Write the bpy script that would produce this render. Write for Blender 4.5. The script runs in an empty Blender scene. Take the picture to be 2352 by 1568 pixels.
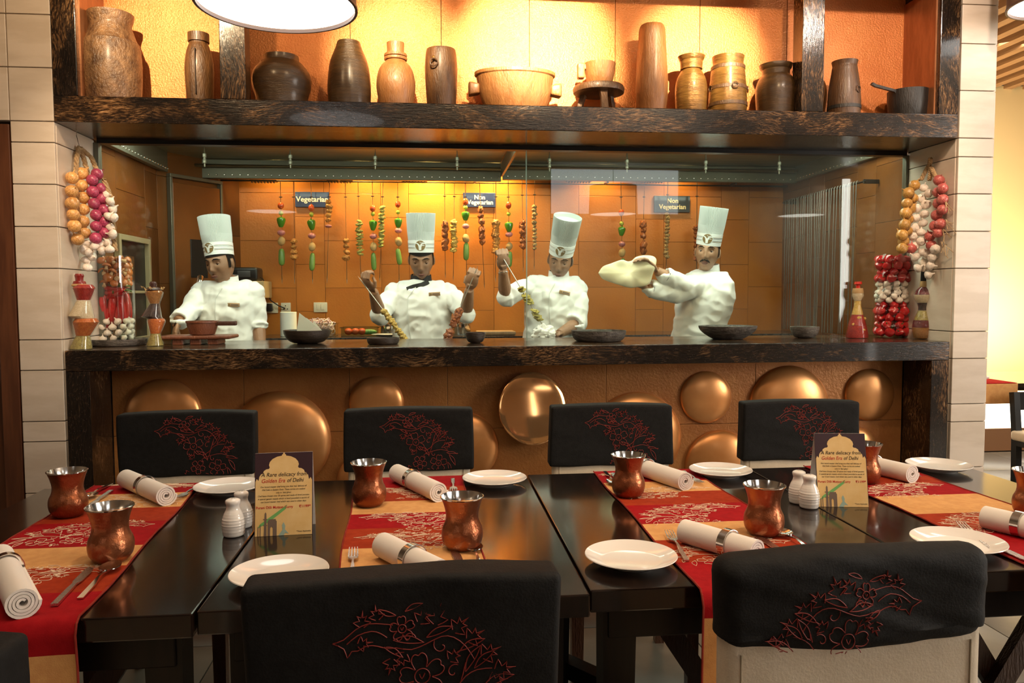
import bpy, math, random
import numpy as np
from mathutils import Vector, Matrix, noise
from mathutils.bvhtree import BVHTree
random.seed(7)
PI = math.pi
sc = bpy.context.scene
COL = sc.collection
# ------------------------------------------------------------------ camera
FPX = 1800.0
YAW, PIT, ROL = [math.radians(a) for a in (5.92, 3.35, -0.2145)]
CAMZ = 1.32
CF = Vector((math.sin(YAW)*math.cos(PIT), math.cos(YAW)*math.cos(PIT), -math.sin(PIT)))
_r0 = Vector((math.cos(YAW), -math.sin(YAW), 0)); _u0 = _r0.cross(CF)
CR = _r0*math.cos(ROL) + _u0*math.sin(ROL)
CU = -_r0*math.sin(ROL) + _u0*math.cos(ROL)
CP = Vector((0, 0, CAMZ))
cam = bpy.data.cameras.new('camera'); camo = bpy.data.objects.new('camera', cam); COL.objects.link(camo)
cam.sensor_width = 36; cam.lens = FPX/2352*36; cam.clip_start = 0.05
m = Matrix((CR, CU, -CF)).transposed().to_4x4(); m.translation = CP
camo.matrix_world = m; sc.camera = camo
# ------------------------------------------------------------------ world, exposure
w = bpy.data.worlds.new('world'); sc.world = w; w.use_nodes = True
w.node_tree.nodes['Background'].inputs[0].default_value = (1.0, 0.86, 0.70, 1)
w.node_tree.nodes['Background'].inputs[1].default_value = 0.05
sc.view_settings.view_transform = 'Standard'; sc.view_settings.look = 'None'
sc.view_settings.gamma = 1; sc.view_settings.use_curve_mapping = False
sc.view_settings.exposure = 0.35
def aim(o, tgt): o.rotation_euler = (Vector(tgt)-o.location).to_track_quat('-Z', 'Y').to_euler()
def area(name, loc, tgt, sx, sy, en, col):
    l = bpy.data.lights.new(name, 'AREA'); l.shape = 'RECTANGLE'; l.size = sx; l.size_y = sy; l.energy = en; l.color = col
    o = bpy.data.objects.new(name, l); COL.objects.link(o); o.location = loc; aim(o, tgt); return o
def spot(name, loc, tgt, en, col, ang, blend=0.7, r=0.03):
    l = bpy.data.lights.new(name, 'SPOT'); l.energy = en; l.color = col; l.spot_size = math.radians(ang); l.spot_blend = blend; l.shadow_soft_size = r
    o = bpy.data.objects.new(name, l); COL.objects.link(o); o.location = loc; aim(o, tgt); return o
WARM = (1.0, 0.66, 0.34); WARM2 = (1.0, 0.76, 0.52); COOL = (0.95, 1.0, 0.86); DAY = (0.80, 0.90, 1.0)
# wall washers over the niche with the pots
for x, en, ang in ((-1.2, 260, 30), (-0.15, 480, 25), (0.53, 1150, 31), (1.35, 720, 26)):
    spot('niche_spot', (x, 2.2, 3.0), (x, 3.89, 2.48), en, (1, .80, .50), ang, 1.0, 0.02)
for x in (-1.2, .2, 1.5): spot('niche_spot', (x, 2.2, 3.0), (x, 3.89, 2.44), 42, WARM, 80, 1.0, 0.03)
spot('niche_spot', (2.2, 2.2, 3.02), (2.2, 3.89, 2.42), 80, (1, .78, .62), 60, 1.0, 0.05)
spot('decor_spot', (-1.0, 2.3, 3.1), (-1.5, 3.8, 1.5), 115, WARM2, 34, 1.0, 0.03)
spot('decor_spot', (1.9, 2.3, 3.1), (2.4, 3.8, 1.5), 100, WARM2, 34, 1.0, 0.03)
spot('table_spot', (-0.1, 1.6, 3.2), (-0.2, 2.0, .75), 40, WARM2, 60, 1.0, 0.05)
spot('table_spot', (1.1, 1.6, 3.2), (1.1, 2.0, .75), 70, WARM2, 70, 1.0, 0.05)
# kitchen: fluorescent strips in the canopy and lamps over the hanging skewers
area('canopy_light', (-0.55, 4.34, 2.19), (-0.55, 4.50, 1.0), 2.0, 0.45, 29, COOL)
area('canopy_light', (1.5, 4.34, 2.19), (1.5, 4.50, 1.0), 1.9, 0.45, 33, COOL)
for x, en in ((-1.0, 5), (-0.45, 13), (0.0, 27), (0.45, 18), (1.2, 6), (1.75, 4)):
    spot('skewer_lamp', (x, 5.325, 2.30), (x, 5.42, 1.6), en*3.0, (1.0, .68, .27), 120, 0.9, 0.03)
# dining room: warm fill added under the ceiling, daylight fill added on the right
area('ceiling_light', (-0.6, 1.2, 3.2), (-0.6, 1.7, 0), 1.4, 1.4, 12, WARM2)
area('ceiling_light', (1.4, 1.0, 3.2), (1.4, 1.9, 0), 1.8, 1.4, 22, WARM2)
area('window_light', (5.70, 0.6, 1.9), (0.0, 1.6, 1.4), 2.2, 1.7, 135, (1.0, .92, 0.82))
# ------------------------------------------------------------------ pixel helpers (frame 2352 x 1568)
def ray(x, y): return CF + CR*((x-1176)/FPX) - CU*((y-784)/FPX)
def at(x, y, Y): d = ray(x, y); return CP + d*(Y/d.y)
def atz(x, y, z): d = ray(x, y); return CP + d*((z-CAMZ)/d.z)
def atx(x, y, X): d = ray(x, y); return CP + d*(X/d.x)
def mpp(x, y, Y): return (at(x+1, y, Y)-at(x, y, Y)).length
# ------------------------------------------------------------------ objects
def tag(o, label=None, cat=None, group=None, kind=None):
    if label: o['label'] = label
    if cat: o['category'] = cat
    if group: o['group'] = group
    if kind: o['kind'] = kind
    return o
def thing(name, label, cat, loc=(0, 0, 0), rz=0.0, group=None, rot=None):
    o = bpy.data.objects.new(name, None); o.empty_display_size = .05; COL.objects.link(o)
    o.location = loc; o.rotation_euler = rot if rot else (0, 0, rz)
    return tag(o, label, cat, group)
def dup(root, loc=None, rz=None, label=None, group=None, rot=None):
    r = root.copy(); COL.objects.link(r)
    if loc is not None: r.location = loc
    if rz is not None: r.rotation_euler = (0, 0, rz)
    if rot is not None: r.rotation_euler = rot
    if label: r['label'] = label
    if group: r['group'] = group
    for ch in list(root.children):
        c = ch.copy(); COL.objects.link(c); c.parent = r
        for g in list(ch.children):
            d = g.copy(); COL.objects.link(d); d.parent = c
    return r
def link(name, me, parent=None, loc=None, rot=None, mat=None):
    o = bpy.data.objects.new(name, me); COL.objects.link(o)
    if parent: o.parent = parent
    if loc is not None: o.location = loc
    if rot is not None: o.rotation_euler = rot
    return o
def frame_of(t, up=Vector((0, 0, 1))):
    t = t.normalized()
    if abs(t.dot(up)) > .95: up = Vector((1, 0, 0))
    a = t.cross(up).normalized(); b = a.cross(t).normalized()
    return a, b
class MB:
    def __init__(s): s.v = []; s.f = []; s.flat = False
    def add(s, vs, fs):
        n = len(s.v); s.v += [tuple(p) for p in vs]; s.f += [tuple(i+n for i in f) for f in fs]; return s
    def box(s, x0, x1, y0, y1, z0, z1):
        return s.add([(x0,y0,z0),(x1,y0,z0),(x1,y1,z0),(x0,y1,z0),(x0,y0,z1),(x1,y0,z1),(x1,y1,z1),(x0,y1,z1)],
                     [(0,3,2,1),(4,5,6,7),(0,1,5,4),(1,2,6,5),(2,3,7,6),(3,0,4,7)])
    def bbox(s, x0, x1, y0, y1, z0, z1, b=.003):   # chamfered box
        s.flat = True; c = [(x0+x1)/2, (y0+y1)/2, (z0+z1)/2]; h = [(x1-x0)/2, (y1-y0)/2, (z1-z0)/2]
        return s.rbox(h[0], h[1], h[2], min(b, min(h)*.99), 1, 1, 1, 1, c)
    def rbox(s, hx, hy, hz, r, nx=1, ny=1, nz=1, k=3, c=(0,0,0), fn=None):
        def cs(h, n):
            a = [-h + r*(1-math.cos(PI/2*i/k)) for i in range(k)]
            i0, i1 = -(h-r), h-r
            mid = [i0+(i1-i0)*i/n for i in range(n+1)]
            return a + mid + [-q for q in reversed(a)]
        X, Y, Z = cs(hx, nx), cs(hy, ny), cs(hz, nz); H = (hx, hy, hz)
        idx = {}; vs = []; fs = []
        def vert(p):
            key = tuple(round(q, 6) for q in p)
            if key in idx: return idx[key]
            q = [max(-(H[i]-r), min(H[i]-r, p[i])) for i in range(3)]
            d = Vector([p[i]-q[i] for i in range(3)])
            o = Vector(q) + (d.normalized()*r if d.length > 1e-9 else d)
            if fn: o = Vector(fn(o))
            o += Vector(c); idx[key] = len(vs); vs.append(o); return idx[key]
        def face(A, B, mk, flip):
            for i in range(len(A)-1):
                for j in range(len(B)-1):
                    q = [vert(mk(A[i], B[j])), vert(mk(A[i+1], B[j])), vert(mk(A[i+1], B[j+1])), vert(mk(A[i], B[j+1]))]
                    if len(set(q)) < 3: continue
                    fs.append(tuple(reversed(q)) if flip else tuple(q))
        face(X, Y, lambda a, b: (a, b, hz), False); face(X, Y, lambda a, b: (a, b, -hz), True)
        face(X, Z, lambda a, b: (a, -hy, b), False); face(X, Z, lambda a, b: (a, hy, b), True)
        face(Y, Z, lambda a, b: (hx, a, b), False); face(Y, Z, lambda a, b: (-hx, a, b), True)
        return s.add(vs, fs)
    def rings(s, R, cap0=True, cap1=True, closed=False):
        n = len(R[0]); vs = [p for r in R for p in r]; fs = []
        k = len(R)
        for i in range(k if closed else k-1):
            a, b = i*n, ((i+1) % k)*n
            for j in range(n): fs.append((a+j, a+(j+1) % n, b+(j+1) % n, b+j))
        if not closed:
            if cap0: fs.append(tuple(reversed(range(n))))
            if cap1: fs.append(tuple(range((k-1)*n, k*n)))
        return s.add(vs, fs)
    def lathe(s, prof, seg=32, c=(0,0,0), cap0=True, cap1=True, fn=None, sx=1, sy=1):
        R = []
        for r, z in prof:
            ring = []
            for i in range(seg):
                a = 2*PI*i/seg; rr = fn(r, z, a) if fn else r
                ring.append((c[0]+rr*math.cos(a)*sx, c[1]+rr*math.sin(a)*sy, c[2]+z))
            R.append(ring)
        return s.rings(R, cap0, cap1)
    def tube(s, pts, rad, seg=8, cap=True, squash=1.0, up=Vector((0,0,1))):
        pts = [Vector(p) for p in pts]; n = len(pts)
        if not isinstance(rad, (list, tuple)): rad = [rad]*n
        R = []; a = None
        for i in range(n):
            t = (pts[min(i+1, n-1)]-pts[max(i-1, 0)])
            if t.length < 1e-9: t = Vector((0,0,1))
            t.normalize()
            if a is None: a, b = frame_of(t, up)
            else:
                a = (a - t*a.dot(t)); a = a.normalized() if a.length > 1e-6 else frame_of(t, up)[0]; b = a.cross(t)*-1; b = t.cross(a)
            R.append([pts[i] + (a*math.cos(2*PI*j/seg) + b*math.sin(2*PI*j/seg)*squash)*rad[i] for j in range(seg)])
        return s.rings(R, cap, cap)
    def bar(s, pts, wid, th, side=None):      # rectangular section swept along pts, width across 'side'
        pts = [Vector(p) for p in pts]; n = len(pts)
        if not isinstance(wid, (list, tuple)): wid = [wid]*n
        if not isinstance(th, (list, tuple)): th = [th]*n
        R = []
        for i in range(n):
            t = (pts[min(i+1, n-1)]-pts[max(i-1, 0)]).normalized()
            sd = Vector(side) if side is not None else t.cross(Vector((0,0,1)))
            sd = (sd - t*sd.dot(t)).normalized(); up = sd.cross(t)
            a, b = sd*wid[i]/2, up*th[i]/2
            R.append([pts[i]-a-b, pts[i]+a-b, pts[i]+a+b, pts[i]-a+b])
        return s.rings(R)
    def ell(s, c, r, seg=14, rg=9, M=None, fn=None):
        c = Vector(c); r = r if isinstance(r, (list, tuple)) else (r, r, r); vs = []; fs = []
        def put(d):
            p = Vector((d.x*r[0], d.y*r[1], d.z*r[2]))
            if fn: p = Vector(fn(p, d))
            if M is not None: p = M @ p
            vs.append(p+c)
        put(Vector((0,0,-1)))
        for i in range(1, rg):
            th = -PI/2+PI*i/rg
            for j in range(seg):
                a = 2*PI*j/seg; put(Vector((math.cos(th)*math.cos(a), math.cos(th)*math.sin(a), math.sin(th))))
        put(Vector((0,0,1)))
        for j in range(seg): fs.append((0, 1+(j+1) % seg, 1+j))
        for i in range(rg-2):
            a, b = 1+i*seg, 1+(i+1)*seg
            for j in range(seg): fs.append((a+j, a+(j+1) % seg, b+(j+1) % seg, b+j))
        l = len(vs)-1; a = 1+(rg-2)*seg
        for j in range(seg): fs.append((a+j, a+(j+1) % seg, l))
        return s.add(vs, fs)
    def extrude(s, poly, y0, y1):      # polygon in XZ extruded along Y
        n = len(poly)
        vs = [(p[0], y0, p[1]) for p in poly] + [(p[0], y1, p[1]) for p in poly]
        fs = [tuple(range(n)), tuple(reversed(range(n, 2*n)))] + [((i+1) % n, i, n+i, n+(i+1) % n) for i in range(n)]
        return s.add(vs, fs)
    def mesh(s, name, mat, smooth=True, angle=40):
        me = bpy.data.meshes.new(name); me.from_pydata(s.v, [], s.f)
        if mat: me.materials.append(mat)
        if smooth:
            if s.flat: angle = 12
            me.polygons.foreach_set('use_smooth', [True]*len(me.polygons))
            try: me.set_sharp_from_angle(angle=math.radians(angle))
            except Exception: pass
        me.update(); return me
    def build(s, name, mat, parent=None, loc=None, rot=None, smooth=True, angle=40):
        return link(name, s.mesh(name, mat, smooth, angle), parent, loc, rot)
# ------------------------------------------------------------------ materials
def M(name, col, rough=.5, metal=0., col2=None, scale=8., stretch=(1,1,1), lo=.4, hi=.6, bump=0., bscale=60., bstretch=(1,1,1), coat=0., spec=.5,
      emit=None, estr=0., rnd=0., sheen=0., detail=4, sss=0., coat_r=.05, rvar=0., aniso=0.):
    m = bpy.data.materials.new(name); m.use_nodes = True; N = m.node_tree.nodes; L = m.node_tree.links
    b = N['Principled BSDF']; I = b.inputs
    I['Base Color'].default_value = (*col, 1); I['Roughness'].default_value = rough; I['Metallic'].default_value = metal
    I['Specular IOR Level'].default_value = spec; I['Coat Weight'].default_value = coat; I['Coat Roughness'].default_value = coat_r
    if sheen: I['Sheen Weight'].default_value = sheen
    if sss: I['Subsurface Weight'].default_value = sss; I['Subsurface Radius'].default_value = (.02, .008, .004); I['Subsurface Scale'].default_value = .3
    if emit: I['Emission Color'].default_value = (*emit, 1); I['Emission Strength'].default_value = estr
    tc = N.new('ShaderNodeTexCoord')
    def nz(sc_, st, det):
        mp = N.new('ShaderNodeMapping'); mp.inputs['Scale'].default_value = [sc_*q for q in st]; L.new(tc.outputs['Object'], mp.inputs[0])
        if rnd:
            oi = N.new('ShaderNodeObjectInfo'); vm = N.new('ShaderNodeVectorMath'); vm.operation = 'SCALE'; vm.inputs[0].default_value = (7, 5, 9); L.new(oi.outputs['Random'], vm.inputs['Scale'])
            L.new(vm.outputs[0], mp.inputs['Location'])
        n = N.new('ShaderNodeTexNoise'); n.inputs['Scale'].default_value = 1; n.inputs['Detail'].default_value = det; n.inputs['Roughness'].default_value = .6
        L.new(mp.outputs[0], n.inputs['Vector']); return n
    if col2:
        n = nz(scale, stretch, detail); r = N.new('ShaderNodeValToRGB')
        r.color_ramp.elements[0].position = lo; r.color_ramp.elements[0].color = (*col, 1)
        r.color_ramp.elements[1].position = hi; r.color_ramp.elements[1].color = (*col2, 1)
        L.new(n.outputs['Fac'], r.inputs[0]); out = r.outputs[0]
    else:
        rg = N.new('ShaderNodeRGB'); rg.outputs[0].default_value = (*col, 1); out = rg.outputs[0]
    if rnd:
        oi = N.new('ShaderNodeObjectInfo'); mr = N.new('ShaderNodeMapRange'); mr.inputs['To Min'].default_value = 1-rnd; mr.inputs['To Max'].default_value = 1+rnd
        L.new(oi.outputs['Random'], mr.inputs[0]); hs = N.new('ShaderNodeHueSaturation'); L.new(mr.outputs[0], hs.inputs['Value']); L.new(out, hs.inputs['Color']); out = hs.outputs[0]
    L.new(out, I['Base Color'])
    if rvar:
        n = nz(scale*.7, stretch, 3); mr = N.new('ShaderNodeMapRange'); mr.inputs['To Min'].default_value = max(.02, rough-rvar); mr.inputs['To Max'].default_value = rough+rvar
        L.new(n.outputs['Fac'], mr.inputs[0]); L.new(mr.outputs[0], I['Roughness'])
    if bump:
        n = nz(bscale, bstretch, 3); bp = N.new('ShaderNodeBump'); bp.inputs['Strength'].default_value = bump; bp.inputs['Distance'].default_value = .01
        L.new(n.outputs['Fac'], bp.inputs['Height']); L.new(bp.outputs[0], I['Normal'])
    return m
def granite(name, st):
    m = M(name, (.010, .007, .005), .17, 0, None, coat=.2, bump=.12, bscale=26, bstretch=st)
    N = m.node_tree.nodes; L = m.node_tree.links; b = N['Principled BSDF']; tc = N.new('ShaderNodeTexCoord')
    wn_ = N.new('ShaderNodeTexNoise'); wn_.inputs['Scale'].default_value = 2.5; wn_.inputs['Detail'].default_value = 2; L.new(tc.outputs['Object'], wn_.inputs['Vector'])
    ws = N.new('ShaderNodeVectorMath'); ws.operation = 'SCALE'; ws.inputs['Scale'].default_value = .16; L.new(wn_.outputs['Color'], ws.inputs[0])
    wa = N.new('ShaderNodeVectorMath'); L.new(tc.outputs['Object'], wa.inputs[0]); L.new(ws.outputs[0], wa.inputs[1])
    def nz(sc_, det, dist=0., st_=st):
        mp = N.new('ShaderNodeMapping'); mp.inputs['Scale'].default_value = [sc_*q for q in st_]; L.new(wa.outputs[0], mp.inputs[0])
        n = N.new('ShaderNodeTexNoise'); n.inputs['Scale'].default_value = 1; n.inputs['Detail'].default_value = det; n.inputs['Roughness'].default_value = .65; n.inputs['Distortion'].default_value = dist; L.new(mp.outputs[0], n.inputs['Vector']); return n.outputs['Fac']
    def ramp(x, stops):
        r = N.new('ShaderNodeValToRGB'); e = r.color_ramp.elements
        e[0].position, e[0].color = stops[0][0], (*stops[0][1], 1); e[1].position, e[1].color = stops[-1][0], (*stops[-1][1], 1)
        for p, c in stops[1:-1]: q = e.new(p); q.color = (*c, 1)
        L.new(x, r.inputs[0]); return r.outputs[0]
    fine = ramp(nz(26, 5, .2), [(.36, (.006,.004,.003)), (.48, (.045,.022,.010)), (.60, (.26,.135,.055)), (.74, (.52,.33,.17))])
    dark = ramp(nz(30, 5, .2), [(.38, (.003,.003,.003)), (.60, (.020,.012,.008)), (.74, (.10,.06,.035))])
    patch = ramp(nz(2.6, 5, 1.2, [1.0, 1.3, 1.6] if st[0] < st[2] else [1.6, 1.3, 1.0]), [(.46, (0,0,0)), (.65, (1,1,1))])
    mx = N.new('ShaderNodeMix'); mx.data_type = 'RGBA'; L.new(patch, mx.inputs['Factor']); L.new(dark, mx.inputs['A']); L.new(fine, mx.inputs['B'])
    mp2 = N.new('ShaderNodeMapping'); mp2.inputs['Scale'].default_value = [130, 160, 160] if st[0] < st[2] else [160, 160, 130]; L.new(tc.outputs['Object'], mp2.inputs[0])
    vo = N.new('ShaderNodeTexVoronoi'); vo.inputs['Scale'].default_value = 1; L.new(mp2.outputs[0], vo.inputs['Vector'])
    lt = N.new('ShaderNodeMath'); lt.operation = 'LESS_THAN'; lt.inputs[1].default_value = .075; L.new(vo.outputs['Distance'], lt.inputs[0])
    mx2 = N.new('ShaderNodeMix'); mx2.data_type = 'RGBA'; L.new(lt.outputs[0], mx2.inputs['Factor']); L.new(mx.outputs['Result'], mx2.inputs['A']); mx2.inputs['B'].default_value = (.45, .36, .28, 1)
    L.new(mx2.outputs['Result'], b.inputs['Base Color']); return m
def glassmat(name, tint, refl=1.0, rough=0.0, ior=1.45, haze=0.0):
    m = bpy.data.materials.new(name); m.use_nodes = True; N = m.node_tree.nodes; L = m.node_tree.links
    N.remove(N['Principled BSDF']); out = N['Material Output']
    t = N.new('ShaderNodeBsdfTransparent'); t.inputs[0].default_value = (*tint, 1)
    g = N.new('ShaderNodeBsdfGlossy'); g.inputs['Roughness'].default_value = rough; g.inputs[0].default_value = (refl, refl, refl, 1)
    f0 = ((ior-1)/(ior+1))**2; lw = N.new('ShaderNodeLayerWeight'); lw.inputs[0].default_value = .5
    pw = N.new('ShaderNodeMath'); pw.operation = 'POWER'; pw.inputs[1].default_value = 5; L.new(lw.outputs['Facing'], pw.inputs[0])
    ma = N.new('ShaderNodeMath'); ma.operation = 'MULTIPLY_ADD'; ma.inputs[1].default_value = 1-f0; ma.inputs[2].default_value = f0; L.new(pw.outputs[0], ma.inputs[0])
    mx = N.new('ShaderNodeMixShader'); L.new(ma.outputs[0], mx.inputs[0]); L.new(t.outputs[0], mx.inputs[1]); L.new(g.outputs[0], mx.inputs[2])
    last = mx.outputs[0]
    if haze:
        d = N.new('ShaderNodeBsdfDiffuse'); d.inputs[0].default_value = (.8, .9, .85, 1); m2 = N.new('ShaderNodeMixShader')
        tc = N.new('ShaderNodeTexCoord'); n = N.new('ShaderNodeTexNoise'); n.inputs['Scale'].default_value = 1.6; n.inputs['Detail'].default_value = 6; L.new(tc.outputs['Object'], n.inputs['Vector'])
        mr = N.new('ShaderNodeMapRange'); mr.inputs['From Min'].default_value = .4; mr.inputs['From Max'].default_value = .75; mr.inputs['To Max'].default_value = haze; L.new(n.outputs['Fac'], mr.inputs[0])
        L.new(mr.outputs[0], m2.inputs[0]); L.new(last, m2.inputs[1]); L.new(d.outputs[0], m2.inputs[2]); last = m2.outputs[0]
    L.new(last, out.inputs['Surface']); return m
MAT = {}
MAT['gran_x'] = granite('granite_beam', (1.0, 6.0, 8.0)); MAT['gran_z'] = granite('granite_post', (8.0, 6.0, 1.0))
MAT['copper_wall'] = M('embossed_copper', (.56, .17, .038), .36, .25, (.68, .25, .065), 2.2, lo=.35, hi=.7, bump=.5, bscale=110, detail=5)
MAT['copper_cheek'] = M('copper_cheek', (.34, .13, .05), .35, .4, (.45, .19, .08), 6, (4,4,1), bump=.15, bscale=60)
MAT['bronze_panel'] = M('bronze_panel', (.30, .105, .026), .38, .35, (.42, .18, .05), 2.5, lo=.35, hi=.65, bump=.25, bscale=80)
MAT['bronze_disc'] = M('bronze_disc', (.60, .25, .075), .30, .6, (.70, .33, .12), 3, bump=.04, bscale=14, rvar=.06, rnd=.06)
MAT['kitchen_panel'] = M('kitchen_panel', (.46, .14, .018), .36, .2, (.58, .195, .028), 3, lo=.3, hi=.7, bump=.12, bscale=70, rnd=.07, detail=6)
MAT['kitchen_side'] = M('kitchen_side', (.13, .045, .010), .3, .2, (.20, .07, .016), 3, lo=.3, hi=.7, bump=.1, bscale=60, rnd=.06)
MAT['joint'] = M('dark_joint', (.05, .03, .02), .8); MAT['kjoint'] = M('brown_joint', (.16, .06, .015), .8)
MAT['tile'] = M('cream_stone_tile', (.60, .50, .39), .38, 0, (.68, .58, .47), 3, (1,1,4), bump=.05, bscale=30, rnd=.05)
MAT['grout'] = M('grout', (.30, .24, .18), .8)
MAT['hood'] = M('brushed_steel_hood', (.27, .28, .20), .35, .6, (.34, .35, .26), 4, (1,8,8))
MAT['hood_dark'] = M('dark_hood_band', (.15, .145, .105), .4, .5)
MAT['blackmetal'] = M('black_metal', (.012, .012, .012), .35, .3)
MAT['steel'] = M('polished_steel', (.72, .70, .67), .14, 1., rvar=.04)
MAT['steel_ham'] = M('hammered_steel', (.75, .73, .70), .22, 1., bump=.3, bscale=260)
MAT['rod'] = M('skewer_rod', (.42, .38, .32), .35, .9)
MAT['floor'] = M('stone_floor', (.12, .10, .08), .35, 0, (.16, .14, .11), 2.5, bump=.03, bscale=20, rnd=.08)
MAT['floor_pale'] = M('pale_stone_floor', (.55, .48, .38), .35, 0, (.6, .53, .43), 2.5, rnd=.05)
MAT['ceil'] = M('ceiling_paint', (.55, .47, .38), .8)
MAT['roomwall'] = M('room_plaster', (.42, .32, .22), .8)
MAT['doorwood'] = M('dark_door_wood', (.085, .028, .012), .35, 0, (.13, .045, .018), 5, (6,6,.6), coat=.2)
MAT['slat'] = M('slat_wood', (.35, .19, .09), .5, 0, (.45, .25, .12), 4, (8,.6,8))
MAT['yellow'] = M('cream_yellow_wall', (.86, .66, .34), .7)
MAT['glass'] = glassmat('window_glass', (.95, .985, .95), 1.0, ior=1.38)
MAT['glass_r'] = glassmat('window_glass_hazy', (.93, .98, .94), 1.0, ior=1.45, haze=.035)
MAT['jar'] = glassmat('jar_glass', (.98, .99, .985), 1.0, ior=1.45)
MAT['white_ceramic'] = M('white_porcelain', (.80, .76, .71), .12, 0, coat=.4)
# ------------------------------------------------------------------ lettering (built-in font, made early)
TXT = {}
def make_text(key, s, size=1.0, bold=0.0, shear=0.0, ext=.02, align='CENTER', sx=1.0):
    cu = bpy.data.curves.new('text', 'FONT'); cu.body = s; cu.size = size; cu.align_x = align; cu.align_y = 'CENTER'; cu.extrude = ext; cu.offset = bold; cu.shear = shear; cu.resolution_u = 3
    o = bpy.data.objects.new('text', cu); COL.objects.link(o); dg = bpy.context.evaluated_depsgraph_get()
    me = bpy.data.meshes.new_from_object(o.evaluated_get(dg)); bpy.data.objects.remove(o)
    if sx != 1.0:
        for v in me.vertices: v.co.x *= sx
    TXT[key] = me
def text(key, name, mat, parent, loc, size, rot=(PI/2, 0, 0)):
    me = TXT[key].copy(); me.materials.clear(); me.materials.append(mat)
    o = link(name, me, parent, loc, rot); o.scale = (size, size, size); return o
make_text('veg', 'Vegetarian', bold=.022); make_text('non', 'Non', bold=.022); make_text('nveg', 'Vegetarian', bold=.022)
make_text('c1', 'A Rare delicacy from', shear=.22, sx=.92); make_text('c2a', 'Golden Era', shear=.22, sx=.92, align='LEFT'); make_text('c2b', 'of Delhi', shear=.22, sx=.92, align='LEFT')
for i, s in enumerate(('Our brand master chef bring you that real delicacy of', "Old Delhi in Eastern Oven. These curries are cooked", "only in 'desi ghee'.", 'Chef have chosen over 20 spices and ready of dried peccato.', 'A special garam masala which is hand pounded is secret of', 'our brand master chef which was used in olden days.')): make_text('b%d' % i, s, shear=.15, sx=.9)
make_text('dish', 'Purani Dilli Mutton Curry', bold=.014, align='LEFT'); make_text('price', '\u20b91199*', bold=.014, align='RIGHT'); make_text('tax', '*Taxes Applicable', shear=.1, align='RIGHT')
# ================================================================== the setting
def struct(o): o['kind'] = 'structure'; return o
CEIL = 3.35
XL, XR, YF = -1.60, 2.545, 3.60          # niche opening, facade plane
# floor with tiles near the tables
fl = struct(MB().box(-4.5, 8.5, -4.2, 7.6, -.06, -.012).build('floor', MAT['grout']))
tile_me = {}
for k, mt in (('a', 'floor'), ('b', 'floor_pale')):
    tile_me[k] = MB().rbox(.298, .298, .006, .002, 1, 1, 1, 1).mesh('floor_tile', MAT[mt])
for i in range(-4, 10):
    for j in range(0, 11):
        x, y = i*.6+.1, j*.6-.3
        pale = (i+j) % 3 == 0 and i >= 2 and j <= 4  # every third tile at the near right is paler
        link('floor_tile', tile_me['b' if pale else 'a'], fl, (x, y, -.006))
# dining room shell behind and beside the camera
struct(MB().box(-4.5, 8.5, -4.2, 3.6, CEIL, CEIL+.1).build('ceiling', MAT['ceil']))
wb = MB()
for a, b in ((-4.5, 1.85), (3.95, 6.66), (6.84, 8.5)): wb.box(a, b, -4.3, -4.2, 0, CEIL)
wb.box(1.85, 3.95, -4.3, -4.2, 0, 2.6).box(1.85, 3.95, -4.3, -4.2, 3.3, CEIL)
for a, b in ((6.66, 6.84),): wb.box(a, b, -4.3, -4.2, 0, .15).box(a, b, -4.3, -4.2, 3.2, CEIL)
struct(wb.build('wall_rear', MAT['roomwall'], smooth=False))
struct(MB().box(-4.6, -4.5, -4.2, 7.6, 0, CEIL).build('wall_west', MAT['roomwall'], smooth=False))
MAT['daylight'] = M('daylight_pane', (.8, .85, .9), .4, emit=(1.0, .97, .9), estr=8.0)
for i, (a, b) in enumerate(((6.66, 6.84),)):
    wo = struct(MB().box(a, b, -4.28, -4.26, .15, 3.2).build('window_%d' % (4+i), MAT['daylight'], smooth=False))
    MB().box(a, a+.01, -4.26, -4.2, .15, 3.2).build('window_frame', MAT['blackmetal'], wo, smooth=False)
wo = struct(MB().box(1.85, 3.95, -4.28, -4.26, 2.6, 3.3).build('window_5', M('frosted_pane', (.8,.82,.85), .4, emit=(.9,.95,1.), estr=2.0), smooth=False)); MB().box(1.85, 1.89, -4.26, -4.2, 2.6, 3.3).build('window_frame', MAT['blackmetal'], wo, smooth=False)
struct(MB().box(5.76, 5.86, -1.0, -.52, 0, CEIL).box(5.76, 5.86, 1.72, 2.2, 0, CEIL).box(5.76, 5.86, -.52, 1.72, 0, 1.0).box(5.76, 5.86, -.52, 1.72, 2.8, CEIL).build('wall_east', MAT['roomwall'], smooth=False))  # unseen wall piece added to hold the pane behind the daylight fill
w6 = struct(MB().box(5.80, 5.82, -.52, 1.72, 1.0, 2.8).build('window_6', M('daylit_pane', (.8,.82,.85), .4, emit=(1.,.95,.86), estr=2.5), smooth=False))  # glowing pane added to go with the daylight fill
for y in (-.52, .56, 1.68): MB().box(5.765, 5.80, y, y+.04, 1.0, 2.8).build('window_frame', MAT['blackmetal'], w6, smooth=False)
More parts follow.
